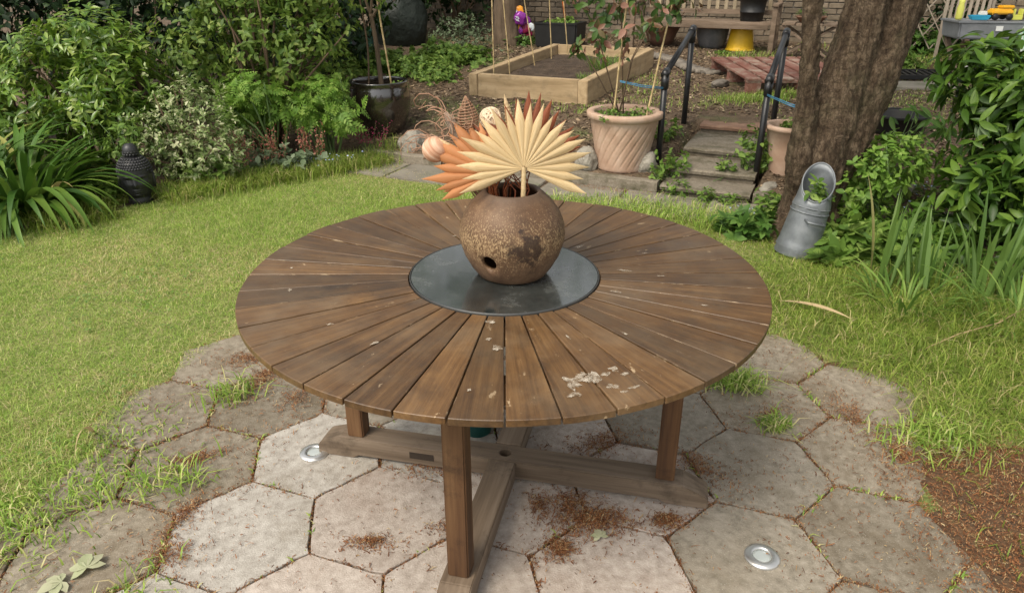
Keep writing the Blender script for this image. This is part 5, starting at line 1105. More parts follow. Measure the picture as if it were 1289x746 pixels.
t = thing('toy_truck', 'orange yellow plastic toy truck on the play trough', 'toy', (tx + .10, ty + .0, zt)); MB().box((0, 0, .085), (.24, .12, .055), None, .9).build('body', M['toyy'], t, bevel=.015); MB().box((.05, 0, .13), (.14, .10, .03)).build('bed', M['toyy'], t, bevel=.01)
for sx in (-1, 1):
    for sy in (-1, 1): MB().tube([(sx * .075, sy * .045, .032), (sx * .075, sy * .07, .032)], .032, 16).build('wheel', M['blackpl'], t, True)
t = thing('toy_bottle', 'lime yellow toy bottle standing on the play trough corner', 'toy', (tx - .30, ty + .05, zt)); MB().lathe([(0, 0), (.032, 0), (.035, .02), (.035, .12), (.026, .15), (.026, .17), (0, .17)], 20).build('body', M['toyl'], t, True); MB().lathe([(.028, .165), (.028, .195), (0, .197)], 16).build('cap', M['toyl'], t, True)
t = thing('toy_boat', 'white and blue toy boat on the play trough', 'toy', (tx - .12, ty - .03, zt)); mb = MB(); mb.add([(-.09, -.02, 0), (.07, -.045, 0), (.07, .045, 0), (-.09, .02, 0), (-.13, -.03, .05), (.09, -.06, .05), (.09, .06, .05), (-.13, .03, .05)], [(3, 2, 1, 0), (4, 5, 6, 7), (0, 1, 5, 4), (1, 2, 6, 5), (2, 3, 7, 6), (3, 0, 4, 7)]); mb.build('hull', M['toyb'], t, bevel=.008); MB().box((.02, 0, .07), (.08, .06, .04), None, .8).build('cabin', M['toyw'], t, bevel=.006)
t = thing('toy_castle', 'small yellow toy castle on the right of the play trough', 'toy', (tx + .28, ty, zt))
mb = MB(); mb.box((0, 0, .025), (.11, .07, .05)); mb.build('base', M['toyl'], t, bevel=.005)
for sx in (-1, 1): MB().box((sx * .042, 0, .08), (.026, .06, .06)).build('tower', M['toyl'], t, bevel=.004)
M['bag'] = mat('patterned_bag', [(.36, (.03, .30, .36)), (.45, (.65, .68, .62)), (.55, (.10, .42, .18)), (.62, (.70, .70, .66))], scale=7, rough=.4, bump=.3)
me = rock_mesh('compost_bag', (.30, .22, .36), 12, 3, .22); o = link_mesh('compost_bag', me, M['bag'], None, True); o.location = (5.6, 6.0, gz(5.6, 6.0) + .33); tag(o, 'blue white and green printed plastic sack beside the play trough', 'sack')
mx_, my_ = 4.72, 5.85; t = thing('watering_can', 'small white toy watering can lying on the ground below the trough', 'watering can', (mx_, my_, gz(mx_, my_)), .3); t.scale = (.75, .75, .75)
o = MB().lathe([(0, 0), (.085, 0), (.09, .02), (.09, .13), (.075, .15), (.07, .145), (.08, .02), (0, .015)], 28).build('body', M['toyw'], t, True); o.rotation_euler = (R(70), 0, R(-15)); o.location = (0, .05, .09)
MB().tube(spline([(.07, 0, .08), (.14, -.02, .16), (.22, -.03, .19)], 5), rads([.02, .016, .02], 5), 10).build('spout', M['toyw'], t, True); MB().tube(spline([(-.05, -.03, .16), (-.11, -.03, .18), (-.14, -.04, .08), (-.07, -.05, .04)], 5), .01, 8).build('handle', M['toyw'], t, True)
ox, oy = 4.42, 6.12; t = thing('drain_grate', 'long black slotted grating lying flat in front of the trough', 'grating', (ox, oy, gz(ox, oy) + .012), R(-6)); t.rotation_euler = (R(3), 0, R(-6))
for sy in (-1, 1): MB().box((0, sy * .17, .02), (.86, .03, .045)).build('frame_bar', M['blackpl'], t, bevel=.004)
for sx in (-1, 1): MB().box((sx * .43, 0, .02), (.03, .37, .045)).build('frame_bar', M['blackpl'], t, bevel=.004)
for k in range(12): MB().box((-.37 + k * .067, 0, .02), (.03, .31, .03)).build('slat', M['blackpl'], t)
ox, oy = 4.0, 5.62; mb = MB(); o = mb.box((0, 0, 0), (.95, .34, .05)).build('paving_slab', M['conc'], None, bevel=.008); o.location = (ox, oy, gz(ox, oy) + .012); o.rotation_euler = (R(3), 0, R(-8)); tag(o, 'flat concrete slab on the grass before the black grating', 'slab')

# ------------------------------------------------------------------ far left: post, planter, covered heap, windmill
M['greymetal'] = plain('grey_painted_post', (.15, .17, .19), .5); M['greenpl'] = plain('dark_green_plastic', (.02, .07, .05), .5); M['cover'] = mat('dark_green_cover', [(.3, (.007, .011, .008)), (.7, (.02, .028, .021))], scale=4, rough=.6, bump=.8, bscale=7, bdist=.05)
q = (-2.1, 8.35); t = thing('post', 'slanting grey metal post standing behind the black glazed pot', 'post', (*q, gz(*q))); MB().tube([(.03, 0, -.05), (-.05, 0, .62), (-.09, 0, 1.2)], .045, 12).build('shaft', M['greymetal'], t, True); MB().tube([(-.048, 0, .6), (-.055, 0, .70)], .062, 12).build('collar', M['greymetal'], t, True)
q = (-2.15, 8.9); t = thing('planter', 'dark green plastic planter behind the grey post', 'planter', (*q, gz(*q))); MB().box((0, 0, .13), (.40, .22, .26), None, 1.12).build('body', M['greenpl'], t, bevel=.01); MB().box((0, 0, .26), (.47, .28, .03)).build('rim', M['greenpl'], t, bevel=.006)
q = (-1.62, 9.35); o = link_mesh('covered_barbecue', rock_mesh('covered_barbecue', (.40, .34, .52), 21, 4, .16), M['cover'], None, True); o.location = (*q, gz(*q) + .30); tag(o, 'domed shape under a dark green cover at the back of the garden', 'cover')
q = (.12, 8.95); t = thing('foil_windmill', 'crumpled foil garden windmill with purple orange and white petals', 'windmill', (*q, gz(*q)))
M['foilp'] = plain('purple_foil', (.22, .03, .26), .3, .2, var=.4, scale=30); M['foilo'] = plain('orange_foil', (.80, .32, .03), .35, var=.2, scale=30); M['foilw'] = plain('white_foil', (.72, .78, .80), .35, var=.15, scale=30); M['foilm'] = plain('maroon_foil', (.25, .015, .06), .35, var=.3, scale=30)
MB().tube([(0, .03, -.05), (0, .03, .35)], .008, 8).build('stick', M['bamboo'], t, True)
for k, (dx, dz, s, m) in enumerate([(.02, .36, .095, 'foilp'), (-.10, .33, .075, 'foilo'), (-.05, .26, .085, 'foilo'), (-.08, .43, .07, 'foilw'), (.0, .46, .07, 'foilo'), (.10, .31, .075, 'foilp'), (.10, .22, .07, 'foilm'), (.16, .24, .06, 'foilw'), (.14, .16, .055, 'foilm'), (-.13, .40, .05, 'foilw'), (.04, .20, .06, 'foilp')]):
    o = link_mesh('petal', rock_mesh('petal', (s, s * .35, s), 30 + k, 3, .5), M[m], t, True); o.location = (dx, (-.05 if k == 0 else 0) + .01 * (k % 3), dz)
t2 = MB()
for k in range(4): t2.box((-.03 + .012 * (k % 2), -.088, .385 - k * .017), (.055 - .008 * (k % 2), .003, .007), Matrix.Rotation(R(14), 3, 'Y'))
t2.build('print', M['foilw'], t)
q = (.78, 8.72)
o = MB().tube([(0, 0, 0), (-.09, .03, .62)], .014, 8).build('tool_handle', plain('orange_plastic_handle', (.60, .13, .02), .5), None, True); o.location = (.78, 8.86, gz(*q) + .25); tag(o, 'slim orange tool handle sticking up from the square black planter', 'tool handle'); o.name = 'garden_tool'

# ------------------------------------------------------------------ black head ornament
M['blackstone'] = mat('black_resin', [(.3, (.010, .010, .011)), (.7, (.028, .028, .03))], scale=14, rough=.42, bump=.15, spec=.5)
t = thing('head_statue', 'black carved head ornament with curled hair and topknot at the lawn edge', 'statue', (-2.62, 3.0, .01), R(22)); t.scale = (1.05, 1.05, 1.08)
n = 64; rows = 72; V = []
def head_prof(z):  # half width at height 0..1 of the face block
    return np.interp(z, [0, .06, .14, .22, .32, .45, .6, .74, .86, .95, 1.0], [.072, .075, .070, .086, .098, .104, .104, .100, .085, .055, .004])
for i in range(rows + 1):
    z = i / rows; r_ = float(head_prof(z)); dep = r_ * (1.12 if z > .2 else 1.0)
    for j in range(n):
        a = 2 * math.pi * j / n; x = r_ * math.sin(a); y = -dep * math.cos(a); f_ = max(0, math.cos(a)); s = math.sin(a) * r_
        b = 0
        if f_ > 0:
            b += .022 * math.exp(-(s / .013) ** 2) * math.exp(-((z - .43) / .055) ** 2) + .012 * math.exp(-(s / .009) ** 2) * math.exp(-((z - .51) / .07) ** 2)   # nose
            b += .010 * math.exp(-(s / .025) ** 2) * (math.exp(-((z - .325) / .016) ** 2) + .9 * math.exp(-((z - .285) / .018) ** 2)) - .006 * math.exp(-(s / .028) ** 2) * math.exp(-((z - .305) / .007) ** 2)  # lips
            b += .010 * math.exp(-(s / .022) ** 2) * math.exp(-((z - .21) / .03) ** 2)                                              # chin
            for sg in (-1, 1):
                b -= .011 * math.exp(-((s - sg * .038) / .018) ** 2) * math.exp(-((z - .535) / .03) ** 2); b += .007 * math.exp(-((s - sg * .038) / .016) ** 2) * math.exp(-((z - .525) / .016) ** 2)   # sockets, lids
                b += .006 * math.exp(-((s - sg * .04) / .026) ** 2) * math.exp(-((z - .60) / .014) ** 2)                           # brows
                b += .006 * math.exp(-((s - sg * .05) / .03) ** 2) * math.exp(-((z - .42) / .06) ** 2)
        y -= b * (f_ > 0); V.append((x, y, z * .315))
F = [(i * n + j, i * n + (j + 1) % n, (i + 1) * n + (j + 1) % n, (i + 1) * n + j) for i in range(rows) for j in range(n)]
link_mesh('face', quads('face', np.array(V), np.array(F)), M['blackstone'], t, True)
mb = MB(); curl = []
for i in range(6):
    z = .75 + i * .045; r_ = float(head_prof(min(.99, z))) * 1.0; k = max(5, int(2 * math.pi * r_ / .017))
    for j in range(k):
        a = 2 * math.pi * (j + .5 * (i % 2)) / k
        curl.append((r_ * math.sin(a), -r_ * 1.1 * math.cos(a), z * .315))
for z, k in ((.28, 5), (.325, 4)):
    pass
for i in range(5):
    z = .318 + i * .014; r_ = .045 * math.cos(i / 5 * 1.3); k = max(4, int(2 * math.pi * r_ / .018))
    for j in range(k): a = 2 * math.pi * (j + .5 * (i % 2)) / k; curl.append((r_ * math.sin(a), -r_ * math.cos(a), z))
for (z, lo) in ((.63, 1.35), (.69, .95), (.56, 1.7)):
    r_ = float(head_prof(z)) * 1.02; k = 10
    for a in np.linspace(lo, 2 * math.pi - lo, 18): curl.append((r_ * math.sin(a), -r_ * 1.1 * math.cos(a), z * .315))
cv, cf = [], []
b_ = bmesh.new(); bmesh.ops.create_icosphere(b_, subdivisions=1, radius=.0098); ico_v = [v.co.copy() for v in b_.verts]; ico_f = [tuple(v.index for v in f.verts) for f in b_.faces]; b_.free()
for c_ in curl: mb.add([v + Vector(c_) for v in ico_v], ico_f)
o = mb.build('hair_curls', M['blackstone'], t, True); o['kind'] = 'stuff'
MB().lathe([(.044, .315), (.05, .33), (.045, .36), (.028, .382), (.0, .388)], 24).build('topknot', M['blackstone'], t, True)
for sg in (-1, 1): o = link_mesh('ear', rock_mesh('ear', (.012, .018, .052), 3, 2, .1), M['blackstone'], t, True); o.location = (sg * .104, .01, .135)

# ------------------------------------------------------------------ planting
M['stemw'] = plain('brown_stem', (.12, .08, .05), .9, bump=.2)
M['stemg'] = plain('green_stem', (.10, .16, .05), .7, bump=.1)
M['leaf_bright'] = leafmat('glossy_bright_leaf', [(0, (.07, .155, .016)), (.5, (.15, .265, .028)), (.85, (.25, .375, .055)), (1, (.40, .48, .14))], .3, .28, .5)
M['leaf_dark'] = leafmat('dark_evergreen_leaf', [(0, (.010, .026, .008)), (.6, (.02, .05, .012)), (1, (.045, .095, .02))], .5, .15, .3)  # dark evergreen tone, lowered further so hedge shade sits in the leaf colour
M['leaf_lime'] = leafmat('lime_leaf', [(0, (.13, .26, .035)), (.6, (.21, .37, .055)), (1, (.32, .46, .10))], .5, .4)
M['leaf_shrub'] = leafmat('shrub_leaf', [(0, (.085, .165, .025)), (.5, (.165, .265, .045)), (.9, (.26, .36, .075)), (1, (.36, .43, .115))], .5, .4)
M['leaf_soft'] = leafmat('soft_green_leaf', [(0, (.09, .18, .028)), (.5, (.17, .29, .048)), (1, (.28, .40, .085))], .55, .35)
M['leaf_grey'] = leafmat('grey_green_leaf', [(0, (.10, .15, .07)), (.5, (.17, .23, .12)), (1, (.25, .31, .19))], .6, .25)
M['leaf_photinia'] = leafmat('photinia_leaf', [(0, (.06, .13, .03)), (.55, (.12, .20, .05)), (.72, (.20, .15, .07)), (.85, (.30, .13, .08)), (1, (.40, .22, .16))], .38, .25, .45)
M['leaf_agap'] = leafmat('strap_leaf', [(0, (.045, .115, .015)), (.6, (.095, .20, .026)), (.92, (.19, .30, .05)), (.96, (.42, .40, .12)), (1, (.45, .35, .15))], .5, .22, .32)
M['leaf_iris'] = leafmat('iris_leaf', [(0, (.08, .16, .03)), (.7, (.16, .27, .06)), (.94, (.23, .36, .12)), (1, (.42, .34, .14))], .45, .3)
def varmat():
    m = leafmat('variegated_leaf', [(0, (.16, .24, .07)), (1, (.26, .33, .12))], .45, .25); n = m.node_tree
    tc = n.nodes.new('ShaderNodeUVMap'); return m
M['leaf_var'] = leafmat('variegated_leaf', [(0, (.12, .20, .05)), (.45, (.25, .34, .11)), (.75, (.44, .49, .24)), (1, (.62, .62, .40))], .45, .25)
LANCE = leaf_t(4, .34, .45, .18, .22); OVAL = leaf_t(4, .52, .45, .15, .2); ROUND = leaf_t(3, .8, .5, .12, .25); SMALL = leaf_t(2, .5, .5, .2, .1); LOBE = lobed_t(5, 150); FROND = frond_t(4)

bush('laurel_bush', 'dense rounded bush of glossy bright green leaves behind the strap leaved clump', 'shrub', (-3.32, 3.82, 0), [(0.05, 0, .78, .60, .52, .46), (.30, -.1, .62, .40, .40, .38), (-.34, -.05, .66, .40, .4, .42), (.12, .0, 1.0, .38, .36, .24), (.1, -.15, .38, .5, .4, .3)], 900, 7, LANCE, .078, M['leaf_bright'], M['stemw'], 300, up=.4, whorl=.8, shell=(.6, 1.02))
bush('laurel_bush', 'lower bright green bush at the edge of the picture before the dark hedge', 'shrub', (-4.15, 3.55, 0), [(0, 0, .38, .45, .4, .38), (-.4, .2, .5, .5, .4, .45)], 260, 6, LANCE, .085, M['leaf_soft'], M['stemw'], 0)
bush('variegated_shrub', 'small leaved cream variegated shrub behind the black head statue', 'shrub', (-2.43, 3.52, 0), [(0, 0, .42, .33, .28, .32), (-.18, -.06, .34, .26, .24, .26), (.2, -.05, .36, .26, .24, .28), (.03, -.1, .22, .36, .26, .2), (.02, .0, .62, .2, .2, .17)], 900, 6, SMALL, .036, M['leaf_var'], M['stemw'], 0, up=.5, whorl=.7, shell=(.55, 1.04), rough=.4)
bush('deciduous_shrub', 'tall airy mid green shrub on brown stems between the bright bush and glazed pot', 'shrub', (-2.12, 4.38, 0), [(0, 0, 1.0, .5, .4, .45), (-.45, .0, .85, .42, .35, .35), (.42, .0, .95, .42, .35, .40), (.1, .1, 1.5, .6, .5, .45), (-.35, .1, 1.35, .45, .4, .4), (.5, .05, 1.35, .4, .4, .35), (.0, .05, .6, .45, .3, .3)], 1250, 6, OVAL, .058, M['leaf_shrub'], M['stemw'], 0, up=.2, whorl=.8, shell=(.3, 1.08), nstems=40, stem_r=.014, rough=.6)
bush('golden_shrub', 'lime green lobed leaf shrub in front of the tall airy one', 'shrub', (-1.93, 3.98, 0), [(-.16, -.1, .64, .26, .2, .13), (-.02, .0, .54, .3, .2, .15), (-.28, -.08, .48, .18, .15, .14)], 85, 4, FROND, .125, M['leaf_lime'], M['stemg'], 300, up=.2, whorl=.85, droop=.25, shell=(.5, 1.05))
bush('golden_shrub', 'lime green lobed leaf shrub beside the black glazed pot', 'shrub', (-1.52, 4.12, 0), [(.0, 0, .56, .24, .2, .18), (.14, -.05, .46, .16, .16, .2), (-.14, -.05, .42, .18, .16, .14)], 85, 4, FROND, .125, M['leaf_lime'], M['stemg'], 300, up=.2, whorl=.85, droop=.25, shell=(.5, 1.05))
# dark evergreens behind the border
for (x, y, s, lab) in [(-4.6, 5.0, 1.25, 'dark evergreen hedge bush at the far corner behind the bright bush'), (-3.4, 5.2, 1.2, 'dark evergreen hedge bush behind the bright glossy bush'), (-2.5, 5.9, 1.15, 'dark evergreen hedge bush behind the tall airy shrub'), (-3.0, 7.4, 1.3, 'dark evergreen hedge bush beside the slanting grey post'), (-1.75, 10.3, 1.25, 'dark evergreen bush beyond the covered barbecue'), (-.85, 10.0, 1.15, 'dark evergreen bush left of the broad far trunk'), (-5.6, 4.1, 1.3, 'dark evergreen hedge bush beyond the lower bright bush'), (-4.3, 6.6, 1.4, 'dark evergreen hedge bush deep in the far corner'), (-2.0, 6.9, 1.2, 'dark evergreen hedge bush just before the slanting grey post'), (-3.9, 8.6, 1.5, 'dark evergreen hedge bush farthest along the side hedge'), (-2.7, 9.7, 1.4, 'dark evergreen bush behind the dark green planter')]:
    bush('hedge_bush', lab, 'hedge', (x, y, gz(x, y) if y > 6 else 0), [(0, 0, .65 * s, .62 * s, .5 * s, .6 * s), (-.35 * s, 0, .9 * s, .45 * s, .4 * s, .45 * s), (.35 * s, 0, .95 * s, .45 * s, .4 * s, .45 * s), (0, 0, 1.4 * s, .6 * s, .5 * s, .5 * s)], 620, 6, OVAL, .085, M['leaf_dark'], M['stemw'], 0, group='dark hedge bushes', shell=(.45, 1.04))
# strap-leaved clump
def clump(name, label, cat, loc, n, L, W, m, a0, a1, rad, group=None, upr=False, seed=1, leafname='leaf_blade'):
    r = random.Random(seed); root = thing(name, label, cat, loc, 0, group); var = []
    for k in range(7):
        me = strap(L * r.uniform(.75, 1.1), W * r.uniform(.8, 1.15), r.uniform(*a0), r.uniform(*a1), twist=r.uniform(-.5, .5)); me.materials.append(m); me.polygons.foreach_set('use_smooth', [True] * len(me.polygons)); var.append(me)
    for i in range(n):
        az = r.uniform(0, 6.283); q = r.random() ** .5 * rad; o = bpy.data.objects.new(leafname, var[r.randrange(7)]); col.objects.link(o); o.parent = root
        s = r.uniform(.7, 1.15); o.location = (math.cos(az) * q, math.sin(az) * q, -.01); o.scale = (s, s, s); o.rotation_euler = (r.uniform(-.12, .12), r.uniform(-.1, .1), az + r.uniform(-.6, .6))
    return root
clump('agapanthus', 'big clump of arching dark green strap leaves at the lawn edge', 'plant', (-3.30, 2.78, .0), 290, .80, .044, M['leaf_agap'], (.05, .75), (1.6, 3.0), .22, seed=4)
clump('agapanthus', 'second clump of arching strap leaves at the picture edge behind the first', 'plant', (-3.75, 3.05, .0), 110, .80, .042, M['leaf_agap'], (.05, .4), (1.4, 2.5), .16, seed=5)
clump('iris', 'clump of upright sword leaves nearest the coal scuttle', 'plant', (1.93, 1.48, 0), 11, .56, .022, M['leaf_iris'], (-.05, .16), (.05, .5), .07, 'iris clumps in the rough grass', seed=6)
clump('iris', 'dense clump of upright sword leaves between the other two iris clumps', 'plant', (2.12, 1.42, 0), 22, .52, .022, M['leaf_iris'], (-.05, .2), (.1, .6), .10, 'iris clumps in the rough grass', seed=7)
clump('iris', 'wide clump of upright sword leaves below the big right shrub', 'plant', (2.38, 1.32, 0), 26, .55, .022, M['leaf_iris'], (-.05, .2), (.1, .7), .13, 'iris clumps in the rough grass', seed=8)
clump('grass_clump', 'loose tuft of long arching grass leaves before the irises', 'plant', (1.95, 1.22, 0), 60, .36, .012, M['leaf_soft'], (.1, .7), (1.2, 2.2), .18, seed=9)
clump('grass_clump', 'loose tuft of long grass leaves before the wide iris clump', 'plant', (2.35, 1.0, 0), 70, .38, .012, M['leaf_soft'], (.1, .7), (1.2, 2.2), .22, seed=10)
clump('chives', 'tuft of thin bright green chive leaves in the raised bed', 'plant', (*XY(-1.62, 6.15), gz(*XY(-1.62, 6.15)) + .12), 120, .22, .009, M['leaf_soft'], (.0, .5), (.4, 1.3), .15, seed=11)
clump('chives', 'small sparse tuft of thin leaves at the front of the raised bed', 'plant', (*XY(-1.6, 5.45), gz(*XY(-1.6, 5.45)) + .12), 40, .13, .007, M['leaf_soft'], (.0, .6), (.5, 1.4), .08, seed=12)
# big shrub at the right
M['leaf_right'] = leafmat('deep_green_leaf', [(0, (.035, .085, .010)), (.6, (.08, .165, .020)), (1, (.165, .275, .038))], .42, .3)
bush('spurge_laurel', 'large dark green long leaved shrub at the right behind the irises', 'shrub', (3.02, 2.2, .0), [(0, 0, .62, .44, .42, .42), (.3, -.1, .85, .42, .4, .38), (-.22, -.15, .34, .36, .3, .24), (.35, -.25, .45, .42, .36, .36), (.2, .0, 1.10, .36, .3, .24), (.05, -.3, .5, .4, .3, .3), (-.30, .12, 1.0, .24, .25, .22), (-.12, .0, .86, .34, .34, .3), (.7, 0, .7, .45, .4, .5)], 900, 7, LANCE, .112, M['leaf_right'], M['stemg'], 300, up=.35, whorl=.85, droop=.15, shell=(.55, 1.05), nstems=24)
bush('azalea_shrub', 'small yellow green leaved shrub sprawling between trunk and long leaved shrub', 'shrub', (2.30, 2.48, .0), [(0, 0, .42, .30, .26, .20), (-.20, -.12, .34, .2, .2, .20), (.2, .1, .42, .22, .2, .16), (-.08, -.2, .14, .22, .16, .12)], 380, 6, OVAL, .05, M['leaf_lime'], M['stemg'], 0, up=.4, shell=(.6, 1.05))
bush('elder_sapling', 'sparse sapling of drooping leaves over the black tub', 'shrub', (2.75, 3.25, .1), [(.0, -.1, .50, .30, .2, .06), (.3, -.1, .42, .2, .2, .1)], 11, 5, LANCE, .10, M['leaf_mid'], M['stemg'], 0, droop=.3, shell=(.3, 1.0), nstems=9, stem_r=.006)
bush('lady_mantle', 'low broad lobed leaves around the foot of the coal scuttle', 'plant', (1.98, 1.98, 0), [(0, 0, .08, .26, .22, .12), (.2, -.15, .08, .2, .18, .11)], 85, 3, LOBE, .135, M['leaf_soft'], None, 0, up=.6, whorl=.6, shell=(.2, 1.0), zmin=-.1)
bush('lady_mantle', 'low broad lobed leaves at the near foot of the trunk', 'plant', (1.52, 2.32, 0), [(0, 0, .06, .22, .18, .10)], 45, 3, LOBE, .085, M['leaf_mid'], None, 0, up=.6, whorl=.6, shell=(.2, 1.0), zmin=-.1)
o = bush('scuttle_plant', 'small fresh green plant growing in the coal scuttle mouth', 'plant', (1.745, 1.995, .34), [(0, 0, .05, .07, .06, .07)], 12, 4, OVAL, .062, M['leaf_soft'], M['stemg'], 0, up=.5, shell=(.3, 1.), nstems=6, stem_r=.003)
# border plants at the left
bush('violet_plant', 'patch of low rounded leaves below the coral flowers', 'plant', (-1.82, 3.78, 0), [(0, 0, .09, .34, .16, .11)], 130, 3, ROUND, .058, M['leaf_grey'], None, 0, up=.6, whorl=.6, shell=(.2, 1.0), zmin=-.1)
bush('weedy_plant', 'fresh green heart leaved weeds below the variegated shrub', 'plant', (-2.28, 3.45, 0), [(0, 0, .12, .30, .14, .12)], 70, 3, OVAL, .06, M['leaf_soft'], M['stemg'], 0, up=.5, shell=(.3, 1.), stem_r=.003)
bush('weedy_plant', 'fresh lobed leaf weeds tucked beside the black head statue', 'plant', (-2.86, 2.95, 0), [(0, 0, .10, .2, .12, .10)], 45, 3, LOBE, .06, M['leaf_soft'], None, 0, up=.5, shell=(.3, 1.), zmin=-.1)
bush('rose_plant', 'spindly leafy stems between strap leaves and variegated shrub', 'plant', (-2.78, 3.25, 0), [(0, 0, .36, .2, .16, .22)], 70, 4, OVAL, .048, M['leaf_soft'], M['stemg'], 0, up=.3, shell=(.3, 1.), stem_r=.004)
M['coral'] = leafmat('coral_flower', [(0, (.38, .10, .08)), (.6, (.52, .20, .15)), (1, (.62, .32, .24))], .6, .3); M['pinkfl'] = leafmat('magenta_flower', [(0, (.20, .02, .06)), (1, (.42, .06, .14))], .6, .3); M['bluefl'] = leafmat('pale_blue_flower', [(0, (.30, .40, .66)), (1, (.55, .63, .80))], .6, .2)
def spires(label, loc, n, h, sx, m, seed, name='coral_bells'):
    r = np.random.default_rng(seed); root = thing(name, label, 'flower', loc)
    for k in range(n):
        a = Vector((r.normal() * sx, r.normal() * sx * .45, 0)); b = a + Vector((r.normal() * .04, r.normal() * .04, h * r.uniform(.7, 1.1))); MB().tube([a, a.lerp(b, .5) + Vector((.006, 0, 0)), b], .0018, 4).build('stalk', M['stemg'], root)
        c_ = 26; s = r.uniform(.4, 1, c_); P = np.array(a)[None] * (1 - s[:, None]) + np.array(b)[None] * s[:, None] + r.normal(size=(c_, 3)) * .012; d = r.normal(size=(c_, 3)) + [0, 0, -.4]
        link_mesh('florets', scatter('florets', SMALL, P, d, r.normal(size=(c_, 3)), r.uniform(.012, .022, c_)), m, root, True)['kind'] = 'stuff'
for i, (x, y, lab) in enumerate([(-2.2, 3.72, 'coral pink flower spikes beside the variegated shrub'), (-1.9, 3.78, 'coral pink flower spikes below the lime shrub'), (-1.62, 3.9, 'coral pink flower spikes between the two lime shrubs')]): spires(lab, (x, y, 0), 15, .36, .07, M['coral'], i + 3)
spires('dark magenta flower spikes in front of the black glazed pot', (-1.22, 4.28, .05), 10, .24, .06, M['pinkfl'], 9, 'astilbe')
def dots(label, loc, n, sx, sy, z, m):
    root = thing('forget_me_not', label, 'flower', loc); P = np.c_[rng.normal(0, sx, n), rng.normal(0, sy, n), rng.uniform(z * .5, z, n)]; mb = MB()
    for p in P[::2]: mb.tube([(p[0] * .8, p[1] * .8, -.02), tuple(p)], .0014, 4)
    mb.build('stalks', M['stemg'], root)['kind'] = 'stuff'
    T = join_t([(leaf_t(2, .9, .5, 0, 0), Matrix.Rotation(R(72 * k), 4, 'Z')) for k in range(5)])
    link_mesh('florets', scatter('florets', T, P, unit(n) * [1, 1, .3], np.array([[0, -.4, 1.]]) + rng.normal(size=(n, 3)) * .2, rng.uniform(.006, .010, n)), m, root)['kind'] = 'stuff'
dots('pale blue forget me nots around the big lichened stone', (2.6, 2.8, .05), 90, .22, .16, .18, M['bluefl'])
dots('few pale blue flowers in the border before the lime shrub', (-1.5, 3.88, 0), 40, .12, .06, .15, M['bluefl'])
dots('few pale blue flowers in the grass by the concrete path end', (1.62, 2.72, 0), 16, .07, .04, .06, M['bluefl'])
bush('nettle_patch', 'bank of soft green leaves under the forget me nots', 'plant', (2.62, 2.82, .03), [(0, 0, .1, .34, .26, .12)], 120, 4, OVAL, .055, M['leaf_shrub'], None, 0, shell=(.3, 1.), zmin=-.1)
for (x, y, rx, ry, h, n, lab) in [(2.62, 2.25, .3, .25, .22, 150, 'dark undergrowth between lime shrub and long leaved shrub'), (2.45, 1.85, .3, .2, .2, 150, 'dark undergrowth behind the dense iris clump'), (2.85, 1.55, .4, .25, .25, 170, 'dark undergrowth at the foot of the long leaved shrub'), (2.2, 2.2, .2, .2, .16, 90, 'low undergrowth close to the foot of the leaning trunk')]:
    bush('undergrowth', lab, 'plant', (x, y, -.01), [(0, 0, h * .45, rx, ry, h * .7)], n, 4, OVAL, .065, M['leaf_right'], None, 0, up=.45, shell=(.2, 1.02), zmin=-.1, rough=.5)
# steps planting
for i, (x, y, s, n, lab) in enumerate([(1.24, 3.42, .13, 34, 'heart leaved plant growing at the foot of the left handrail'), (1.42, 3.0, .075, 26, 'small green tuft growing on the lowest step'), (1.62, 3.34, .09, 26, 'small leafy weeds at the side of the second step'), (1.86, 3.40, .18, 46, 'tall heart leaved plant growing at the foot of the right handrail'), (1.10, 3.33, .08, 14, 'yellow green sprig beside the stone at the terracotta pot'), (1.75, 2.75, .12, 26, 'leafy weeds between concrete path and trunk'), (1.30, 4.05, .12, 30, 'green weeds along the left edge of the upper steps'), (1.22, 3.14, .10, 30, 'small weeds at the left end of the lowest step'), (1.93, 3.72, .13, 34, 'leafy weeds against the right edge of the third step'), (1.55, 2.92, .07, 22, 'low weeds on the path before the lowest step')]):
    bush('step_plant', lab, 'plant', (x, y, gz(x, y) - .01), [(0, 0, s * .7, s, s * .8, s * .9)], n, 4, OVAL, .055 if s > .1 else .038, M['leaf_soft'], M['stemg'], 0, up=.5, shell=(.3, 1.), stem_r=.003, zmin=-.1)
# terracotta pot planting: photinia, canes, weeds
pz = .095 + .40
bush('photinia', 'young photinia with red tinged leaves in the terracotta pot', 'shrub', (.86, 3.62, pz), [(-.12, 0, .60, .30, .22, .22), (.18, 0, .78, .28, .22, .25), (-.2, 0, .90, .3, .25, .28), (.1, 0, 1.25, .4, .3, .35), (-.30, -.02, .50, .10, .10, .10), (.3, 0, .72, .14, .12, .1)], 110, 6, OVAL, .080, M['leaf_photinia'], M['stemw'], 300, up=.2, whorl=.85, droop=.15, shell=(.3, 1.05), nstems=5, stem_r=.006, leafname='leaf')
cane('bamboo cane at the left of the terracotta pot', (.78, 3.55, pz - .04), (.86, 3.60, pz + 1.1), .007, 'canes in the terracotta pot'); cane('bamboo cane at the handrail side of the terracotta pot', (1.02, 3.52, pz - .04), (1.22, 3.62, pz + 1.1), .007, 'canes in the terracotta pot')
bush('pot_weeds', 'trailing small weeds spilling over the terracotta pot rim', 'plant', (.88, 3.60, pz), [(-.1, -.05, .03, .16, .14, .05), (.1, -.05, .03, .14, .14, .06), (-.17, -.2, .0, .06, .05, .07)], 120, 4, OVAL, .030, M['leaf_soft'], None, 0, up=.5, shell=(.2, 1.), zmin=-.3)
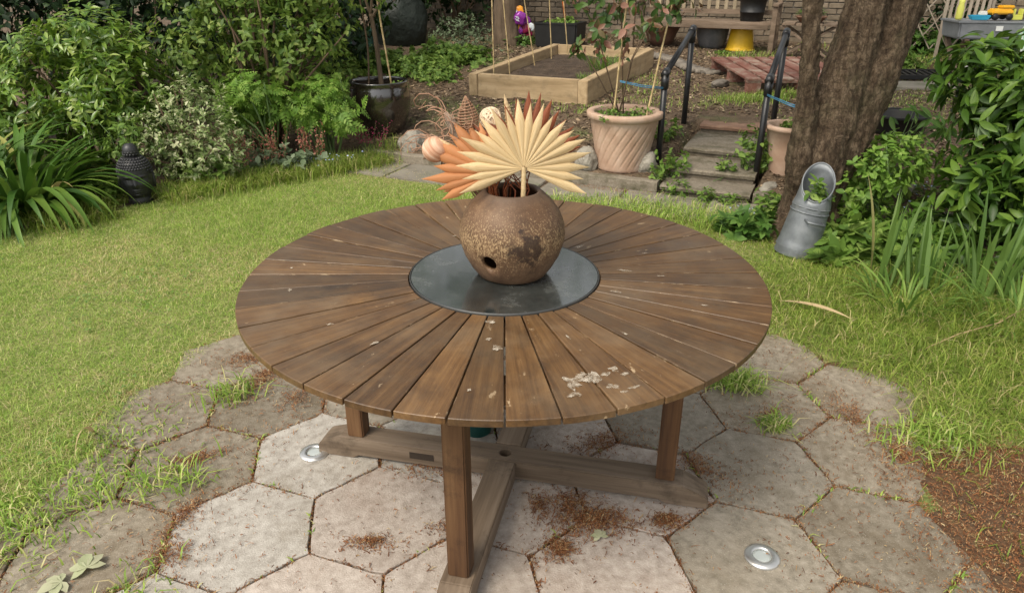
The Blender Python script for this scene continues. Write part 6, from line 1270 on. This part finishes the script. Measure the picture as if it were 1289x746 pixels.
# glazed pot tree
zz = .12 + .41; t = thing('young_tree', 'slim young tree with bamboo stake growing in the black glazed pot', 'tree', (-1.15, 4.74, zz))
MB().tube(spline([(0, 0, -.03), (-.02, 0, .35), (-.05, 0, .62)], 5), rads([.024, .02, .019], 5), 9).tube(spline([(-.05, 0, .60), (-.12, 0, .85), (-.25, .02, 1.25)], 4), rads([.014, .011, .006], 4), 7).tube(spline([(-.045, 0, .58), (.06, -.02, .76), (.14, 0, 1.1)], 4), rads([.013, .010, .006], 4), 7).tube(spline([(-.05, 0, .62), (-.02, .05, .9), (.0, .08, 1.4)], 4), rads([.013, .010, .006], 4), 7).build('trunk', M['barkfar'], t, True)
crown(t, [(rng.normal() * .28, rng.normal() * .2, 1.25 + rng.normal() * .2, .25, .22, .2) for _ in range(8)], 900, OVAL, .06, M['leaf_shrub'])
cane('bamboo stake tied beside the young tree in the glazed pot', (-1.05, 4.70, zz - .03), (-1.16, 4.74, zz + .95), .008, 'stakes of the young tree'); 
o = MB().tube(spline([(0, 0, 0), (.02, 0, .4), (-.03, 0, .9)], 5), .008, 7).build('stake', M['stemw'], None, True); o.location = (-1.27, 4.74, zz - .03); o.name = 'thin_stake'; tag(o, 'thin dark second stake in the glazed pot', 'stake')
bush('pot_weeds', 'few small leaves growing in the black glazed pot', 'plant', (-1.0, 4.68, zz), [(0, 0, .02, .1, .07, .05)], 14, 4, OVAL, .045, M['leaf_soft'], None, 0, up=.5, shell=(.2, 1.), zmin=-.1)
bush('trailing_plant', 'green leaves filling the terracotta pot behind the trunk', 'plant', (2.06, 3.33, .45), [(0, 0, .02, .13, .12, .05)], 30, 4, OVAL, .04, M['leaf_soft'], None, 0, up=.5, shell=(.2, 1.), zmin=-.1)
# upper garden perennials
for (x, y, rx, ry, h, n, T, s, m, lab) in [(-.98, 6.75, .50, .55, .22, 330, OVAL, .062, 'leaf_soft', 'mound of fresh green leaves on the upper ground behind the glazed pot'), (-.75, 7.7, .5, .5, .20, 300, LOBE, .075, 'leaf_soft', 'second mound of fresh green leaves nearer the covered barbecue'), (-1.65, 7.2, .5, .5, .24, 260, LOBE, .08, 'leaf_soft', 'leafy mound beside the slanting grey post'), (-.62, 8.6, .45, .35, .42, 380, SMALL, .045, 'leaf_grey', 'blue green catmint mound before the far trunk'), (-1.9, 6.2, .5, .4, .3, 240, OVAL, .065, 'leaf_shrub', 'green leafy mound behind the lime shrubs'), (.15, 8.95, .25, .15, .14, 110, OVAL, .055, 'leaf_mid', 'green leaves at the foot of the far trunk'),
                                           (-1.75, 5.4, .45, .35, .24, 220, OVAL, .06, 'leaf_soft', 'green leafy patch left of the glazed pot'), (4.95, 7.5, .6, .3, .32, 380, OVAL, .08, 'leaf_mid', 'ivy bank below the diamond trellis'), (4.4, 6.75, .4, .25, .15, 200, OVAL, .06, 'leaf_soft', 'low green plants behind the black grating'), (5.6, 7.6, .5, .3, .8, 300, OVAL, .08, 'leaf_dark', 'dark climber growing through the diamond trellis')]:
    bush('perennial_mound', lab, 'plant', (x, y, gz(x, y) - .01), [(0, 0, h * .45, rx, ry, h * .65), (rx * .35, -ry * .25, h * .4, rx * .55, ry * .5, h * .6), (-rx * .35, ry * .1, h * .6, rx * .5, ry * .5, h * .6)], n, 4, T, s, M[m], None, 0, up=.5, whorl=.7, shell=(.3, 1.03), zmin=-.05, rough=.45)
bush('planter_greens', 'small leafy greens growing in the square black planter', 'plant', (.70, 8.80, gz(.7, 8.8) + .30), [(0, 0, .02, .26, .16, .07)], 80, 4, ROUND, .045, M['leaf_soft'], None, 0, up=.5, shell=(.2, 1.), zmin=-.1)
bush('seedling', 'little green seedling sprouting by the yellow bucket', 'plant', (2.7, 7.75, gz(2.7, 7.75)), [(0, 0, .03, .12, .08, .04)], 22, 4, OVAL, .045, M['leaf_soft'], None, 0, shell=(.2, 1.), zmin=-.1)

# ------------------------------------------------------------------ pieces of parts go one level deeper
bpy.context.view_layer.update()
DEEP = {'rim': ('body', 'disc', 'trough'), 'bead': ('body',), 'lip': ('body',), 'handle': ('body',), 'collar': ('shaft',), 'elbow_joint': ('post',), 'sticker': ('trough',), 'cap': ('body',), 'lens': ('bezel',), 'plug': ('foot_beam',), 'wheel': ('body',), 'spout': ('body',), 'print': ('petal',), 'tag': ('stick',), 'riser': ('step_tread',), 'topknot': ('hair_curls',)}
for root in [o for o in sc.objects if o.parent is None and o.type == 'EMPTY']:
    used = {}
    for ch in list(root.children):
        base = ch.name.split('.')[0]
        if base in DEEP:
            host = [q for q in root.children if q.name.split('.')[0] in DEEP[base]]
            if not host: continue
            h = host[used.get(base, 0) % len(host)]; used[base] = used.get(base, 0) + 1
            ml = h.matrix_local.inverted() @ ch.matrix_local; ch.parent = h; ch.matrix_local = ml
